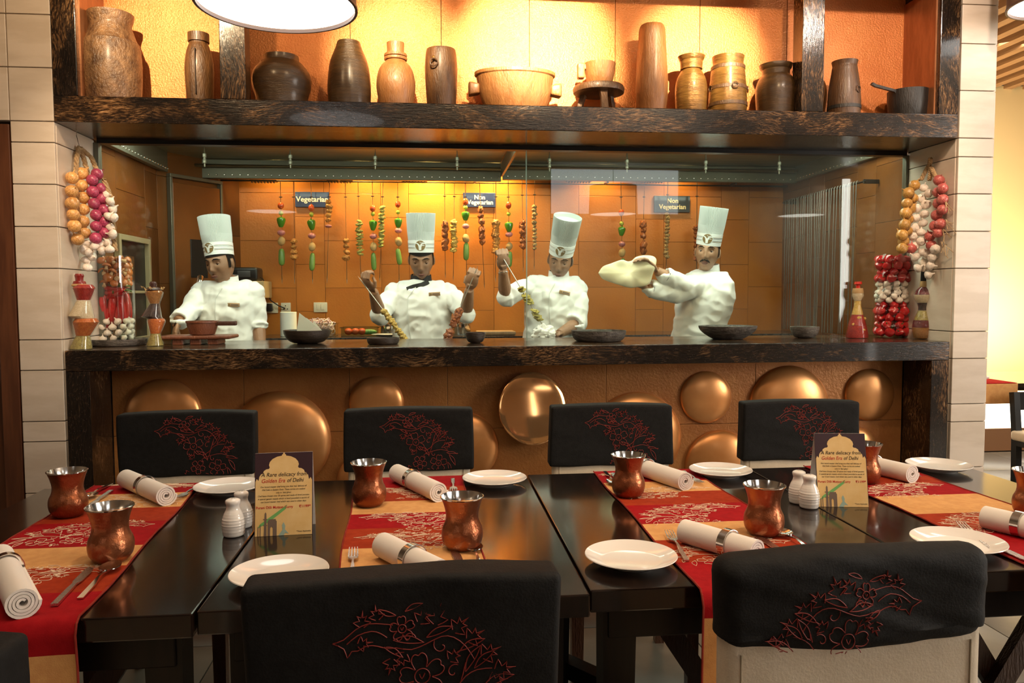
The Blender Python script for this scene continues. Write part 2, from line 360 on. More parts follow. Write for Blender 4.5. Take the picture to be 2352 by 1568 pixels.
# ---- tiled pillars either side of the open kitchen
ZJ = [0, .26, .46] + [at(2230, y, YF).z for y in (968, 927, 823, 761, 616, 531, 445, 360, 317, 208, 100, 10)] + [2.95, 3.15, CEIL]
def tile_col(parent, x0, x1, y0, y1, z0=0, z1=CEIL, axis='y'):
    for a, b in zip(ZJ[:-1], ZJ[1:]):
        if a < z0-.01 or b > z1+.01: continue
        bx = MB().bbox(x0+.002, x1-.002, y0, y1, a+.002, b-.002, .002) if axis == 'y' else MB().bbox(x0, x1, y0+.002, y1-.002, a+.002, b-.002, .002)
        bx.build('tile', MAT['tile'], parent)
wl = struct(MB().box(-1.78, -1.615, 3.615, 4.0, 0, CEIL).box(-4.5, -1.78, 3.615, 3.9, ZJ[11], CEIL).box(-4.5, -2.75, 3.615, 3.9, 0, ZJ[11]).build('wall_left', MAT['grout'], smooth=False))
tile_col(wl, -1.78, -1.60, 3.6, 3.616)
tile_col(wl, -2.75, -1.78, 3.6, 3.616, z0=2.05)
tile_col(wl, -1.616, -1.60, 3.616, 4.0, axis='x')
wr = struct(MB().box(2.565, 2.735, 3.615, 5.62, 0, CEIL).build('wall_right', MAT['grout'], smooth=False))
tile_col(wr, 2.55, 2.735, 3.6, 3.616)
tile_col(wr, 2.548, 2.566, 3.616, 4.0, axis='x')
tile_col(wr, 2.734, 2.75, 3.616, 4.6, axis='x'); tile_col(wr, 2.734, 2.75, 4.6, 5.6, axis='x')
# door at the far left
d1 = struct(MB().bbox(-2.70, -1.86, 3.66, 3.70, 0, 2.0).build('door_1', MAT['doorwood']))
MB().bbox(-1.86, -1.785, 3.60, 3.72, 0, 2.06).bbox(-2.75, -2.70, 3.60, 3.72, 0, 2.06).bbox(-2.70, -1.86, 3.60, 3.72, 2.0, 2.06).build('door_frame', MAT['doorwood'], d1)
for z0, z1 in ((.15, .9), (1.02, 1.85)): MB().bbox(-2.58, -1.97, 3.645, 3.662, z0, z1, .006).build('door_panel', MAT['doorwood'], d1)
MB().tube([(-1.93, 3.66, .95), (-1.93, 3.60, .95), (-1.93, 3.60, 1.2), (-1.93, 3.66, 1.2)], .009, 8).build('door_handle', MAT['steel'], d1)
# ---- upper niche: granite frame, copper panels
SH0, SH1, NB, NT = 2.073, 2.185, 3.89, 2.80
t1 = thing('trim_1', None, None); struct(t1)
MB().bbox(XL, XR, YF, NB+.12, SH0, SH1, .003).build('shelf_beam', MAT['gran_x'], t1)
MB().bbox(XL, XL+.10, YF, NB, SH1, NT+.1).build('post', MAT['gran_z'], t1)
MB().bbox(XR-.10, XR, YF, NB, SH1, NT+.1).build('post', MAT['gran_z'], t1)
for a, b in ((-.906, -.797), (1.753, 1.861)): MB().bbox(a, b, YF, YF+.10, SH1, NT).build('divider_post', MAT['gran_z'], t1)
MB().bbox(XL+.1, XR-.1, YF, YF+.06, NT, NT+.1).build('top_beam', MAT['gran_x'], t1)
struct(MB().box(XL-.01, XR+.01, YF+.02, NB+.1, NT+.25, CEIL).build('wall_top', MAT['roomwall'], smooth=False))
wn = struct(MB().box(XL, XR, NB+.012, NB+.10, SH1, NT+.25).build('wall_niche', MAT['joint'], smooth=False))
nx = [XL+.1, -.85] + [at(x, 130, NB).x for x in (805, 1014, 1216, 1413, 1607)] + [1.81, XR-.1]
for a, b in zip(nx[:-1], nx[1:]): MB().bbox(a+.0012, b-.0012, NB, NB+.014, SH1, NT+.25, .001).build('copper_panel', MAT['copper_wall'], wn)
for x in (XL+.1, XR-.108): MB().box(x, x+.008, YF+.03, NB, SH1, NT).build('cheek_panel', MAT['copper_cheek'], wn, smooth=False)
# ---- counter front: granite slab and legs, bronze panels
CT = 1.087
kc = thing('kitchen_counter', 'long dark granite counter with gold streaks under the kitchen window', 'counter', (0, 0, 0))
MB().bbox(-1.592, 2.535, YF, 4.30, .995, CT, .003).build('counter_top', MAT['gran_x'], kc)
MB().bbox(-1.592, -1.492, YF, 3.83, 0, .994).build('leg', MAT['gran_z'], kc)
MB().bbox(2.443, 2.535, YF, 3.83, 0, .994).build('leg', MAT['gran_z'], kc)
wc = struct(MB().box(-1.592, 2.535, 3.845, 4.25, 0, .99).build('wall_counter', MAT['joint'], smooth=False))
cx = [-1.49] + [at(x, 900, 3.83).x for x in (560, 803, 1028, 1392, 1735)] + [2.44]
zs = [0, at(1100, 984, 3.83).z, .994]
for a, b in zip(cx[:-1], cx[1:]):
    for c, d in zip(zs[:-1], zs[1:]): MB().bbox(a+.001, b-.001, 3.83, 3.848, c+.001, d-.001, .001).build('bronze_panel', MAT['bronze_panel'], wc)
# ---- kitchen shell
BW = 5.50
def panel_wall(name, p0, p1, z0, z1, mat, cols, rows=.325, zoff=0.0, parent=None):
    p0, p1 = Vector((*p0, 0)), Vector((*p1, 0)); L = (p1-p0).length; ang = math.atan2(p1.y-p0.y, p1.x-p0.x)
    o = struct(MB().box(0, L, .010, .10, z0, z1).build(name, MAT['kjoint'], None, p0, (0, 0, ang), smooth=False))
    for i, (a, b) in enumerate(cols):
        off = zoff if i % 2 == 0 else zoff+rows/2
        z = z0 - rows + (off % rows)
        while z < z1:
            lo, hi = max(z, z0), min(z+rows, z1)
            if hi-lo > .02: MB().bbox(a+.001, b-.001, 0, .02, lo+.001, hi-.001, .001).build('panel', mat, o)
            z += rows
    return o
ex = [549, 679, 746, 876, 940, 1071, 1134, 1265, 1329, 1460, 1524, 1655, 1719, 1850]
cols = [(at(a, 600, BW).x+1.276, min(at(b, 600, BW).x, 2.56)+1.276) for a, b in zip(ex[:-1], ex[1:]) if at(a, 600, BW).x < 2.54]
zr = at(800, 500, BW).z - 1.0
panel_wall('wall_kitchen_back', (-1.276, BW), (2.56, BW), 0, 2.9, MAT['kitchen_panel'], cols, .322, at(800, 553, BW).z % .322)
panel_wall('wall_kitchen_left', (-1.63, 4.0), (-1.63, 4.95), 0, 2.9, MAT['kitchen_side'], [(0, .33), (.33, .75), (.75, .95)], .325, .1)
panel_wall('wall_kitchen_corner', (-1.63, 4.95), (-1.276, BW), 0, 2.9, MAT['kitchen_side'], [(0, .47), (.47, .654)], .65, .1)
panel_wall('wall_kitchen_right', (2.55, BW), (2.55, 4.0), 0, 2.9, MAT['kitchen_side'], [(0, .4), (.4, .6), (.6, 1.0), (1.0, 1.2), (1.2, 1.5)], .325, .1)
struct(MB().box(-1.75, 2.65, 4.0, 5.6, 2.9, 3.0).build('ceiling_kitchen', MAT['hood_dark'], smooth=False))
# kitchen door in the angled corner
ca = math.atan2(.55, .354)
d2 = thing('door_2', None, None, (-1.63, 4.95, 0), ca); struct(d2)
MB().bbox(.09, .46, -.03, -.002, .02, 2.02, .004).build('door_leaf', MAT['kitchen_side'], d2)
MB().bbox(.07, .088, -.035, -.001, 0, 2.05).bbox(.462, .48, -.035, -.001, 0, 2.05).bbox(.07, .48, -.035, -.001, 2.05, 2.07).build('door_frame', MAT['hood_dark'], d2)
MB().bbox(.21, .34, -.034, -.028, 1.44, 1.68, .002).build('door_window', MAT['blackmetal'], d2)
MB().tube([(.16, -.03, 1.25), (.16, -.09, 1.25), (.16, -.10, 1.30), (.20, -.12, 1.42), (.22, -.10, 1.44)], .02, 10).build('door_handle', MAT['steel'], d2)
# serving hatch in the left kitchen wall
hx = -1.628
y0, y1 = 4.30, 4.70
h = thing('window_3', None, None); struct(h)
za, zb = 1.10, 1.62
MB().box(hx, hx+.004, y0, y1, za, zb).build('hatch_recess', MAT['blackmetal'], h, smooth=False)  # flat black sheet painted in for the dark depth of the hatch
MAT['frame_wood'] = M('pale_frame', (.30, .24, .13), .5)
f = MB()
f.bbox(hx, hx+.03, y0-.03, y0, za-.03, zb+.03).bbox(hx, hx+.03, y1, y1+.03, za-.03, zb+.03).bbox(hx, hx+.03, y0, y1, zb, zb+.03).bbox(hx, hx+.03, y0, y1, za-.03, za).bbox(hx, hx+.02, y0, y1, 1.34, 1.355)
f.build('window_frame', MAT['frame_wood'], h)
# ---- extractor canopy
HZ = 2.20
hood = thing('extractor_hood', 'long steel extractor canopy with riveted lower band above the chefs', 'extractor hood', (0, 0, 0))
MB().box(-1.62, .47, 4.02, 5.26, HZ, HZ+.02).box(.49, 2.53, 4.02, 5.26, HZ, HZ+.02).build('canopy_plate', MAT['hood'], hood, smooth=False)
BZ0, BZ1 = 2.078, 2.128
MB().bbox(-1.60, .475, 5.24, 5.28, BZ0, BZ1+.07).build('band', MAT['hood_dark'], hood)
MB().bbox(.485, 2.53, 5.24, 5.28, BZ0+.012, BZ1+.07).build('band', MAT['hood_dark'], hood)
MB().bbox(.472, .488, 4.05, 5.24, BZ0+.03, HZ).build('band', MAT['hood_dark'], hood)
MB().bbox(-1.62, -1.585, 4.05, 5.24, BZ0, HZ).build('band', MAT['hood_dark'], hood)
MB().bbox(2.515, 2.545, 4.05, 5.24, BZ0+.02, HZ).build('band', MAT['hood_dark'], hood)
MB().tube([(-1.58, 5.20, 2.152), (.47, 5.20, 2.152)], .012, 8).tube([(.49, 5.20, 2.165), (2.51, 5.20, 2.165)], .014, 8).build('conduit', MAT['hood'], hood)
rv = MB()
for i in range(42): rv.ell((-1.55+i*.049, 5.238, 2.10), (.006, .004, .006), 6, 4)
for i in range(41): rv.ell((.52+i*.049, 5.238, 2.112), (.006, .004, .006), 6, 4)
for i in range(26): rv.ell((-1.583, 4.1+i*.044, 2.10), (.004, .005, .005), 6, 4); rv.ell((2.513, 4.1+i*.044, 2.115), (.004, .005, .005), 6, 4)
MB().tube([(-1.58, 5.37, 2.083), (2.52, 5.37, 2.083)], .007, 8).build('hanging_rail', MAT['blackmetal'], hood)
for x in (-1.5, -.6, .3, 1.2, 2.1): MB().box(x, x+.012, 5.275, 5.375, 2.08, 2.095).build('rail_bracket', MAT['blackmetal'], hood, smooth=False)
tag(rv.build('rivets', MAT['steel'], hood), kind='stuff')
# fluorescent tubes of the canopy (the lamps themselves)
MAT['tube_glow'] = M('fluorescent_tube', (.9, .95, .9), .4, emit=(.88, 1., .86), estr=3)
for x0, x1, lab in ((-1.3, .42, 'fluorescent tube under the left half of the steel canopy'), (.6, 2.4, 'fluorescent tube under the right half of the steel canopy')):
    ft = thing('fluorescent_lamp', lab, 'lamp', ((x0+x1)/2, 4.36, HZ), group='canopy lamps')
    hl = (x1-x0)/2
    MB().bbox(-hl, hl, -.03, .03, -.02, 0).build('housing', MAT['hood'], ft); MB().tube([(-hl+.02, 0, -.034), (hl-.02, 0, -.034)], .013, 8).build('tube', MAT['tube_glow'], ft)
# sprinkler nozzles hanging from the canopy
NZ = [470, 667, 862, 1050, 1262, 1440, 1621, 1790]
def nozzle(lab, p):
    t = thing('spray_nozzle', lab, 'nozzle', p, group='spray nozzles under the canopy')
    MB().tube([(0,0,.0), (0,0,-.075)], .006, 8).build('pipe', MAT['hood'], t)
    MB().lathe([(.009,-.075),(.012,-.078),(.012,-.095),(.008,-.098),(.008,-.108),(.011,-.112),(.011,-.128),(.005,-.132),(.004,-.15)][::-1], 10).build('nozzle_head', MAT['hood_dark'], t)
    return t
ords = ['first', 'second', 'third', 'fourth', 'fifth', 'sixth', 'seventh', 'eighth']
for i, x in enumerate(NZ):
    p = at(x, 372, 4.62); nozzle('small steel spray nozzle hanging from the canopy, %s from the left' % ords[i], (p.x, 4.62, HZ))
# ---- glazing between counter and beam
GY = 4.0
w1 = struct(MB().box(-1.585, .492, GY, GY+.010, CT-.002, 2.072).build('window_1', MAT['glass'], smooth=False))
MB().bbox(-1.60, -1.575, GY-.015, GY+.025, CT, 2.06).build('window_frame', MAT['hood_dark'], w1)
MB().box(-1.58, .50, GY-.02, GY+.03, 2.055, 2.073).build('window_frame', MAT['blackmetal'], w1, smooth=False)
MAT['glass_edge'] = M('glass_edge', (.35, .5, .42), .15, 0, emit=None)
MB().box(.490, .494, GY-.001, GY+.011, CT, 2.055).build('glass_edge', MAT['glass_edge'], w1, smooth=False)
w2 = struct(MB().box(.496, 2.53, GY+.012, GY+.022, CT-.002, 2.072).build('window_2', MAT['glass_r'], smooth=False))
MB().bbox(2.532, 2.548, GY-.01, GY+.025, CT, 2.06).build('window_frame', MAT['hood_dark'], w2)
MB().box(.50, 2.53, GY-.02, GY+.03, 2.055, 2.073).build('window_frame', MAT['blackmetal'], w2, smooth=False)
# ---- lit dining area to the right of the pillar
struct(MB().box(2.7, 8.5, 6.9, 7.0, 0, 3.25).build('wall_far', MAT['yellow'], smooth=False))
struct(MB().box(2.74, 8.5, 3.6, 7.0, 3.30, 3.34).build('ceiling_right', MAT['joint'], smooth=False))
cs_ = struct(thing('trim_2', None, None))
for i in range(22): MB().box(2.85+i*.19, 2.93+i*.19, 3.62, 6.9, 3.22, 3.29).build('slat', MAT['slat'], cs_, smooth=False)
area('cove_light', (4.2, 6.1, .9), (4.2, 6.95, 1.6), 3.0, .15, 70, (1, .82, .5))
area('dining_light', (4.0, 5.0, 3.1), (4.0, 5.6, 0), 1.5, 1.5, 60, (1, .86, .66))
# ================================================================== pots on the shelf
def wood(name, a, b, rough=.45, st=(3,3,.7), metal=0., coat=.15, bump=.25): return M(name, a, rough, metal, b, 12, st, .3, .7, bump=bump*1.6, bscale=55, bstretch=st, coat=coat, coat_r=.25, detail=7)
W_DARK = wood('worn_dark_wood', (.045, .020, .008), (.13, .06, .022))
W_MID = wood('brown_wood', (.05, .020, .006), (.17, .075, .024)); W_LIGHT = wood('honey_wood', (.20, .075, .020), (.34, .145, .046))
W_BRASS = wood('aged_brass', (.10, .045, .010), (.28, .145, .036), .28, (.8,.8,6), .4); W_BLACK = wood('blackened_wood', (.012, .010, .009), (.03, .026, .022), .5)
W_OLD = wood('patched_old_wood', (.045, .018, .008), (.27, .14, .06), .42, (1.5,1.5,1.2), 0, .15, .5); W_CLAY = wood('dark_turned_wood', (.03, .015, .006), (.085, .045, .016), .28, (.6,.6,8), 0, .4)
SY = 3.745
def spot_on_shelf(cx): return at(cx, 240, SY).x
def prof_px(cx, prof):
    k = mpp(cx, 150, SY); return [(hw*k, at(cx, y, SY).z-SH1) for y, hw in prof]
def smooth_prof(p, n=4):
    out = []
    for i in range(len(p)-1):
        a, b, c, d = p[max(i-1,0)], p[i], p[i+1], p[min(i+2,len(p)-1)]
        for k in range(n):
            t = k/n
            out.append(tuple(.5*((2*b[j])+(-a[j]+c[j])*t+(2*a[j]-5*b[j]+4*c[j]-d[j])*t*t+(-a[j]+3*b[j]-3*c[j]+d[j])*t**3) for j in (0,1)))
    out.append(p[-1]); return out
def pot(name, label, cx, prof, mat, parts=None, fn=None, cat='pot', sm=True, y=SY):
    p = prof_px(cx, prof); zmax = p[-1][1]
    p = [(p[0][0]*.97, 0.0)] + p
    p = smooth_prof(p, 3) if sm else p
    rt = p[-1][0]
    p = p + [(rt*.9, zmax), (rt*.82, zmax-.03), (rt*.8, zmax-.06)]
    mb = MB().lathe(p, 36, fn=fn)
    x = spot_on_shelf(cx)
    if parts is None: return tag(mb.build(name, mat, None, (x, y, SH1), angle=28), label, cat)
    t = thing(name, label, cat, (x, y, SH1)); mb.build('body', mat, t)
    parts(t, prof_px(cx, prof)); return t
def lump(amp, fr): return lambda r, z, a: r*(1+amp*noise.noise(Vector((math.cos(a)*fr, math.sin(a)*fr, z*fr*3))))
pot('wooden_churn', 'largest patched old wooden churn pot with flared rim on the left of the shelf', 262,
    [(215,64),(190,66),(150,66),(112,64),(101,61),(97,57),(64,46),(58,46),(45,51),(35,52)], W_OLD, None, lump(.018, 3), sm=False, y=3.738)
def lip(t, p):
    r, z = p[-1]; MB().lathe([(r*.9, z-.04), (r*1.16, z-.038), (r*1.16, z), (r*.9, z+.001)], 28).build('lip', W_MID, t)
    MB().box(-.002, .002, -.068, -.05, .04, .24).build('crack', MAT['joint'], t, smooth=False)
pot('wooden_bottle', 'slim brown wooden bottle pot with thick ribbed lip beside the left granite divider', 460, [(215,31),(160,33),(125,29),(108,24),(99,21),(78,21)], W_MID, lip)
pot('squat_jar', 'squat round dark jar with low collar right of the left divider', 648, [(225,60),(205,66),(185,68),(165,63),(147,48),(143,41),(130,40)], W_CLAY)
pot('beehive_jar', 'dark turned jar tapering upward like a beehive', 803, [(232,49),(200,50),(165,47),(140,42),(115,32),(97,26)], W_CLAY)
def rings_(t, p):
    for z in (p[5][1], p[6][1]): MB().lathe([(.035, z-.008),(.052, z-.006),(.054, z),(.052, z+.006),(.035, z+.008)], 28).build('ring', W_LIGHT, t)
pot('gourd_bottle', 'honey coloured gourd shaped wooden bottle with ringed neck', 910, [(230,41),(210,44),(188,44.5),(160,38),(145,26),(136,20),(128,20),(118,19.5),(99,20)], W_LIGHT, rings_)
def knocker(t, p):
    MB().ell((-.035, -.076, .222), (.008, .008, .010), 10, 6).build('stud', W_BRASS, t)
    MB().tube([(-.035+.017*math.cos(a*PI/8), -.084, .200+.017*math.sin(a*PI/8)) for a in range(17)], .0035, 8, False).build('ring_handle', W_DARK, t)
pot('cylinder_jar', 'brown cylindrical jar with a small iron ring on its side', 1014, [(232,34),(215,35),(180,37),(150,37),(125,35),(115,33)], W_MID, knocker)
# oval tub with two lugs
x = spot_on_shelf(1183); k = mpp(1183, 200, SY)
tub = thing('wooden_tub', 'wide oval carved wooden tub with two lug handles in the brightest light', 'tub', (x, SY, SH1))
zt = at(1183, 170, SY).z-SH1; zb_ = 0
MB().lathe([(.72,0),(.80,.02),(.92,zt*.5),(1.0,zt),(.93,zt+.004),(.86,zt*.6),(.7,.03)], 40, sx=90*k, sy=.115).build('body', W_LIGHT, tub)
MB().lathe([(1.0,zt-.016),(1.03,zt-.012),(1.03,zt+.002),(.94,zt+.004)], 40, sx=90*k, sy=.115, cap0=False, cap1=False).build('rim', W_LIGHT, tub)
for s in (-1, 1): MB().rbox(.026, .03, .035, .012, 1, 1, 1, 3, (s*(88*k+.012), 0, zt*.58), lambda o, s=s: (o.x, o.y, o.z*(.7+.3*abs(o.x)/.026 if o.x*s > 0 else .7))).build('lug', W_LIGHT, tub)
# low three legged stool and carved cup on it
x = spot_on_shelf(1375); zt = at(1375, 200, SY).z-SH1
st_ = thing('low_stool', 'small round three-legged wooden stool under the carved cup', 'stool', (x, SY, SH1))
MB().lathe([(.10,zt-.035),(.120,zt-.03),(.123,zt-.012),(.118,zt),(.06,zt-.004)], 36, fn=lump(.03, 2)).build('seat', W_DARK, st_)
for a in (-1.5, .6, 2.7): MB().bar([(math.cos(a)*.07, math.sin(a)*.07, zt-.02), (math.cos(a)*.085, math.sin(a)*.085, zt*.5), (math.cos(a)*.10, math.sin(a)*.10, 0)], [.04,.03,.034], .022).build('leg', W_DARK, st_)
cup = thing('carved_cup', 'thick carved wooden cup with block handle standing on the low stool', 'cup', (x+.005, SY, SH1+zt-.002))
hc = at(1375, 146, SY).z-SH1-zt
MB().lathe([(.05,0),(.056,.005),(.068,hc*.5),(.076,hc),(.066,hc+.001),(.05,.03)], 32).build('body', W_LIGHT, cup)
MB().bbox(-.108, -.075, -.02, .02, hc*.35, hc, .006).bbox(-.10, -.06, -.018, .018, hc*.72, hc-.004, .005).build('handle', W_LIGHT, cup)
pot('tall_vase', 'tallest pale wooden vase, a tapering log shape', 1497, [(243,33),(225,35),(195,36),(150,34),(100,31),(70,29),(59,25)], W_LIGHT, None, lump(.04, 2))
def r11(t, p):
    z = at(1587,158,SY).z-SH1; MB().lathe([(.035,z-.008),(.053,z-.004),(.053,z+.003),(.035,z+.007)], 28).build('ring', W_BRASS, t)
pot('brass_urn', 'slender brass coloured urn with flared mouth', 1587, [(246,34),(225,35),(200,35),(180,31),(165,23),(156,18),(150,18),(140,26),(130,30)], W_BRASS, r11)
def hoop(ys, mats, studs):
    def fn(t, p):
        for y_, hw in ys:
            z = at(1670, y_, SY).z-SH1; r = hw*mpp(1670,200,SY)
            MB().lathe([(r*.95,z-.009),(r*1.02,z-.008),(r*1.02,z+.008),(r*.95,z+.009)], 32, cap0=False, cap1=False).build('hoop', mats, t)
        for ax, y_, hw in studs:
            z = at(1670, y_, SY).z-SH1; r = hw*mpp(1670,200,SY); px, py = math.sin(ax)*r, -math.cos(ax)*r
            MB().tube([(px+.014*math.cos(q*PI/6)*math.cos(ax), py-.006+.014*math.cos(q*PI/6)*math.sin(ax), z+.014*math.sin(q*PI/6)) for q in range(13)], .003, 6, False).build('ring_handle', W_DARK, t)
    return fn
pot('hooped_barrel', 'brass toned wooden barrel with iron hoops and a ring', 1671, [(247,41.5),(215,41),(180,38),(158,36),(149,33),(146,33),(138,34),(131,35)], W_BRASS, hoop([(205,40.5),(158,36.5),(243,42)], W_DARK, [(0.0,206,42),(1.3,208,42),(-1.5,206,42)]))
pot('dark_lidded_urn', 'dark round bellied urn with wide flared rim left of the right divider', 1781, [(250,41),(225,43),(205,43),(185,38),(172,28),(167,26),(158,33),(150,36)], W_CLAY)
pot('dark_lidded_urn', 'dark urn half hidden behind the right granite divider', 1866, [(250,38),(225,41),(205,41),(185,36),(172,27),(167,26),(160,31),(154,33)], W_DARK, y=3.80)
pot('hooped_barrel', 'dark reddish wooden barrel with hoops right of the right divider', 1924, [(252,34),(225,33),(195,30),(175,27),(166,26),(160,25),(150,27)], W_DARK, hoop([(210,31.5),(170,27),(250,35)], W_BLACK, [(0.5,213,33)]), y=3.685)
x = spot_on_shelf(2085); zt = at(2085, 210, SY).z-SH1
lp = thing('long_handled_pan', 'blackened round pan with a long handle at the right end of the shelf', 'pan', (x, SY, SH1))
MB().lathe([(.075,0),(.088,.02),(.094,zt*.6),(.096,zt),(.088,zt),(.082,.02)], 32).build('bowl', W_BLACK, lp)
hp = at(2002, 192, SY)-Vector((x, SY, SH1)); MB().bar([Vector((-.06,-.02,zt*.7)), Vector((-.09,-.03,zt*.95)), hp+Vector((.02,0,-.01)), hp], [.02,.02,.026,.02], .012, (0,1,.2)).build('handle', W_BLACK, lp)
# ================================================================== bronze discs on the counter front
DISC = [(377,955,90,'large bronze disc half hidden behind the leftmost chair'), (645,1011,118,'biggest bronze disc, between the two left chairs'), (865,926,64,'small bronze disc above the second chair from the left'),
 (1220,934,82,'bronze disc with a bright window reflection between the middle chairs'), (1062,1027,84,'bronze disc behind the right edge of the second chair from the left'), (1462,1003,103,'broad bronze disc behind the third chair from the left'),
 (1620,912,59,'small round bronze disc between the two right chairs'), (1810,935,93,'large bronze disc above the rightmost chair'), (1995,906,57,'small bronze disc next to the right granite leg'),
 (1652,1068,80,'low bronze disc between the two right chairs near the table'), (1965,1030,48,'small low bronze disc right of the rightmost chair'), (832,1100,58,'low bronze disc left of the second chair from the left, mostly hidden')]
DISCM = M('polished_bronze_disc', (.62, .30, .11), .07, .8, (.70, .36, .15), 3)
for cx_, cy_, r_, lab in DISC:
    p = at(cx_, cy_, 3.83); r = r_*mpp(cx_, cy_, 3.80); mb = MB(); R = []
    flat = cx_ == 1220; dep = r*(.03 if flat else .30); n = 10
    for i in range(n+1):
        q = PI/2*i/n; rr = r*math.cos(q)
        R.append([(rr*math.cos(2*PI*j/48), -.006-dep*math.sin(q)**1.0 if i < n else -.006-dep, rr*math.sin(2*PI*j/48)) for j in range(48)])
    R = [[(r*math.cos(2*PI*j/48), 0, r*math.sin(2*PI*j/48)) for j in range(48)]] + R[:-1]
    mb.rings(R); tag(mb.build('bronze_disc', DISCM if flat else MAT['bronze_disc'], None, (p.x, 3.829-(.055 if flat else 0), p.z), (-.174, 0, .265) if flat else None, angle=60), lab, 'disc', 'bronze discs on the counter front')
# ================================================================== garlands, jars, bottles on the counter
def onionmat(n, a, b): return M(n, tuple(q*.62 for q in a), .34, 0, b, 7, (1,1,.10), .34, .62, coat=.15, rnd=.16, bump=.15, bscale=7, bstretch=(1,1,.1))
ON_Y = onionmat('yellow_onion_skin', (.72, .30, .07), (.80, .44, .15)); ON_R = onionmat('red_onion_skin', (.34, .03, .09), (.52, .08, .16)); ON_O = onionmat('brown_onion_skin', (.50, .24, .05), (.62, .34, .09)); ON_P = onionmat('pink_onion_skin', (.50, .07, .07), (.62, .16, .13))
GAR = M('garlic_skin', (.66, .54, .44), .42, 0, (.82, .75, .66), 6, (1,1,.12), .35, .6, rnd=.08); STRAW = M('dry_straw', (.33, .20, .09), .8, 0, (.48, .32, .16), 60, bump=.4, bscale=150)
def onion_mesh(mat):
    mb = MB(); mb.lathe([(.002,-.96),(.25,-.93),(.62,-.75),(.93,-.3),(1,.05),(.9,.42),(.62,.74),(.3,.92),(.12,1.05),(.07,1.3),(.05,1.45)], 18); return mb.mesh('onion', mat)
def garlic_mesh(mat):
    return MB().lathe([(.02,-.72),(.4,-.78),(.85,-.5),(1,-.1),(.9,.25),(.6,.55),(.3,.75),(.16,1.0),(.12,1.35)], 20, fn=lambda r,z,a: r*(1+.10*abs(math.cos(a*3.5))-.05)).mesh('garlic', mat)
OM = {'y': onion_mesh(ON_Y), 'r': onion_mesh(ON_R), 'o': onion_mesh(ON_O), 'p': onion_mesh(ON_P), 'g': garlic_mesh(GAR)}
def hang(px, py, side, r, pushed=0.0):
    if side < 0:
        p = at(px, py, 3.80-pushed)
        if p.x < XL+r: p = atx(px, py, XL+r)
    else:
        p = at(px, py, 3.80-pushed)
        if p.x > XR-r: p = atx(px, py, XR-r)
    if p.y > 3.93: p = at(px, py, 3.93)
    return p
def garland(label, side, off, sets, braids, sc_):
    base = hang(off[0]+sets[0][1][0][0]/sc_, off[1]+braids[0][0][1]/sc_, side, .03)
    t = thing('vegetable_garland', label, 'garland', base)
    for nm, pts, r, key in sets:
        for i, (a, b) in enumerate(pts):
            p = hang(off[0]+a/sc_, off[1]+b/sc_, side, r+.004, .02 if i % 2 else 0.0)
            o = link(nm, OM[key], t, p-base); q = r*random.uniform(.94, 1.05); o.scale = (q, q, q)
            o.rotation_euler = (random.uniform(-.9, .9)+ (0.9 if key == 'g' else 0.4), random.uniform(-.9, .9), random.uniform(0, 6))
    for br in braids:
        pts = [hang(off[0]+a/sc_, off[1]+b/sc_, side, .02)-base for a, b in br]
        L = []
        for i in range(len(pts)-1):
            for k in range(8): L.append(pts[i].lerp(pts[i+1], k/8))
        L.append(pts[-1]); mb = MB()
        for ph in (0, 2.1, 4.2):
            mb.tube([q+Vector((math.cos(i*.9+ph)*.006, math.sin(i*.9+ph)*.006, 0)) for i, q in enumerate(L)], .006, 6)
        mb.build('braid', STRAW, t)
    return t
yl = [(190,315),(255,285),(255,365),(188,405),(265,445),(192,485),(265,525),(198,560),(263,605),(205,635),(272,680),(228,725)]
rd = [(357,290),(325,330),(385,385),(330,408),(392,455),(338,487),(402,527),(350,562),(405,608),(350,637),(408,682),(348,717)]
gl = [(425,430),(445,470),(462,520),(468,580),(450,640),(460,690),(290,755),(340,770),(430,745),(300,810),(285,860),(295,910),(375,755),(435,570),(325,840),(440,790),(270,795),(390,800)]
g1 = garland('garland of yellow onions, red onions and garlic hanging on the left pillar', -1, (100,300), [('onion', yl, .029, 'y'), ('onion', rd, .027, 'r'), ('garlic_bulb', gl, .022, 'g')],
        [[(238,105),(222,180),(215,290)], [(240,110),(270,190),(295,290)], [(245,112),(320,180),(355,262)], [(400,320),(450,450),(470,700),(478,800)]], 2.903)
MB().tube([Vector((0,0,0)), Vector((-.012,.004,.05)), Vector((-.01,.0,.07))], .0015, 5).build('hanging_wire', MAT['steel'], g1, hang(100+238/2.903, 300+105/2.903, -1, .02)-g1.location)
go = [(1162,365),(1122,415),(1150,452),(1112,485),(1132,520),(1105,550),(1120,593),(1097,627),(1113,670),(1080,695),(1090,738),(1080,785)]
ga = [(1225,380),(1255,418),(1208,450),(1240,490),(1182,518),(1228,555),(1170,580),(1218,613),(1166,647),(1207,678),(1153,705),(1205,738),(1162,772),(1213,810),(1250,820),(1168,843),(1220,870),(1280,845),(1270,900),(1185,915),(1225,912),(1255,962),(1300,790)]
ro = [(1325,330),(1318,410),(1350,385),(1322,485),(1350,460),(1310,563),(1350,525),(1297,635),(1335,620),(1265,705),(1320,680),(1275,765),(1140,785)]
g2 = garland('garland of golden onions, garlic and red onions hanging on the right pillar', 1, (1700,300), [('onion', go, .029, 'o'), ('garlic_bulb', ga, .024, 'g'), ('onion', ro, .028, 'p')],
        [[(1270,182),(1262,230),(1240,260),(1205,330)], [(1265,235),(1270,290),(1260,330)], [(1272,240),(1295,290),(1310,320)]], 2.903)
sw = MB(); 
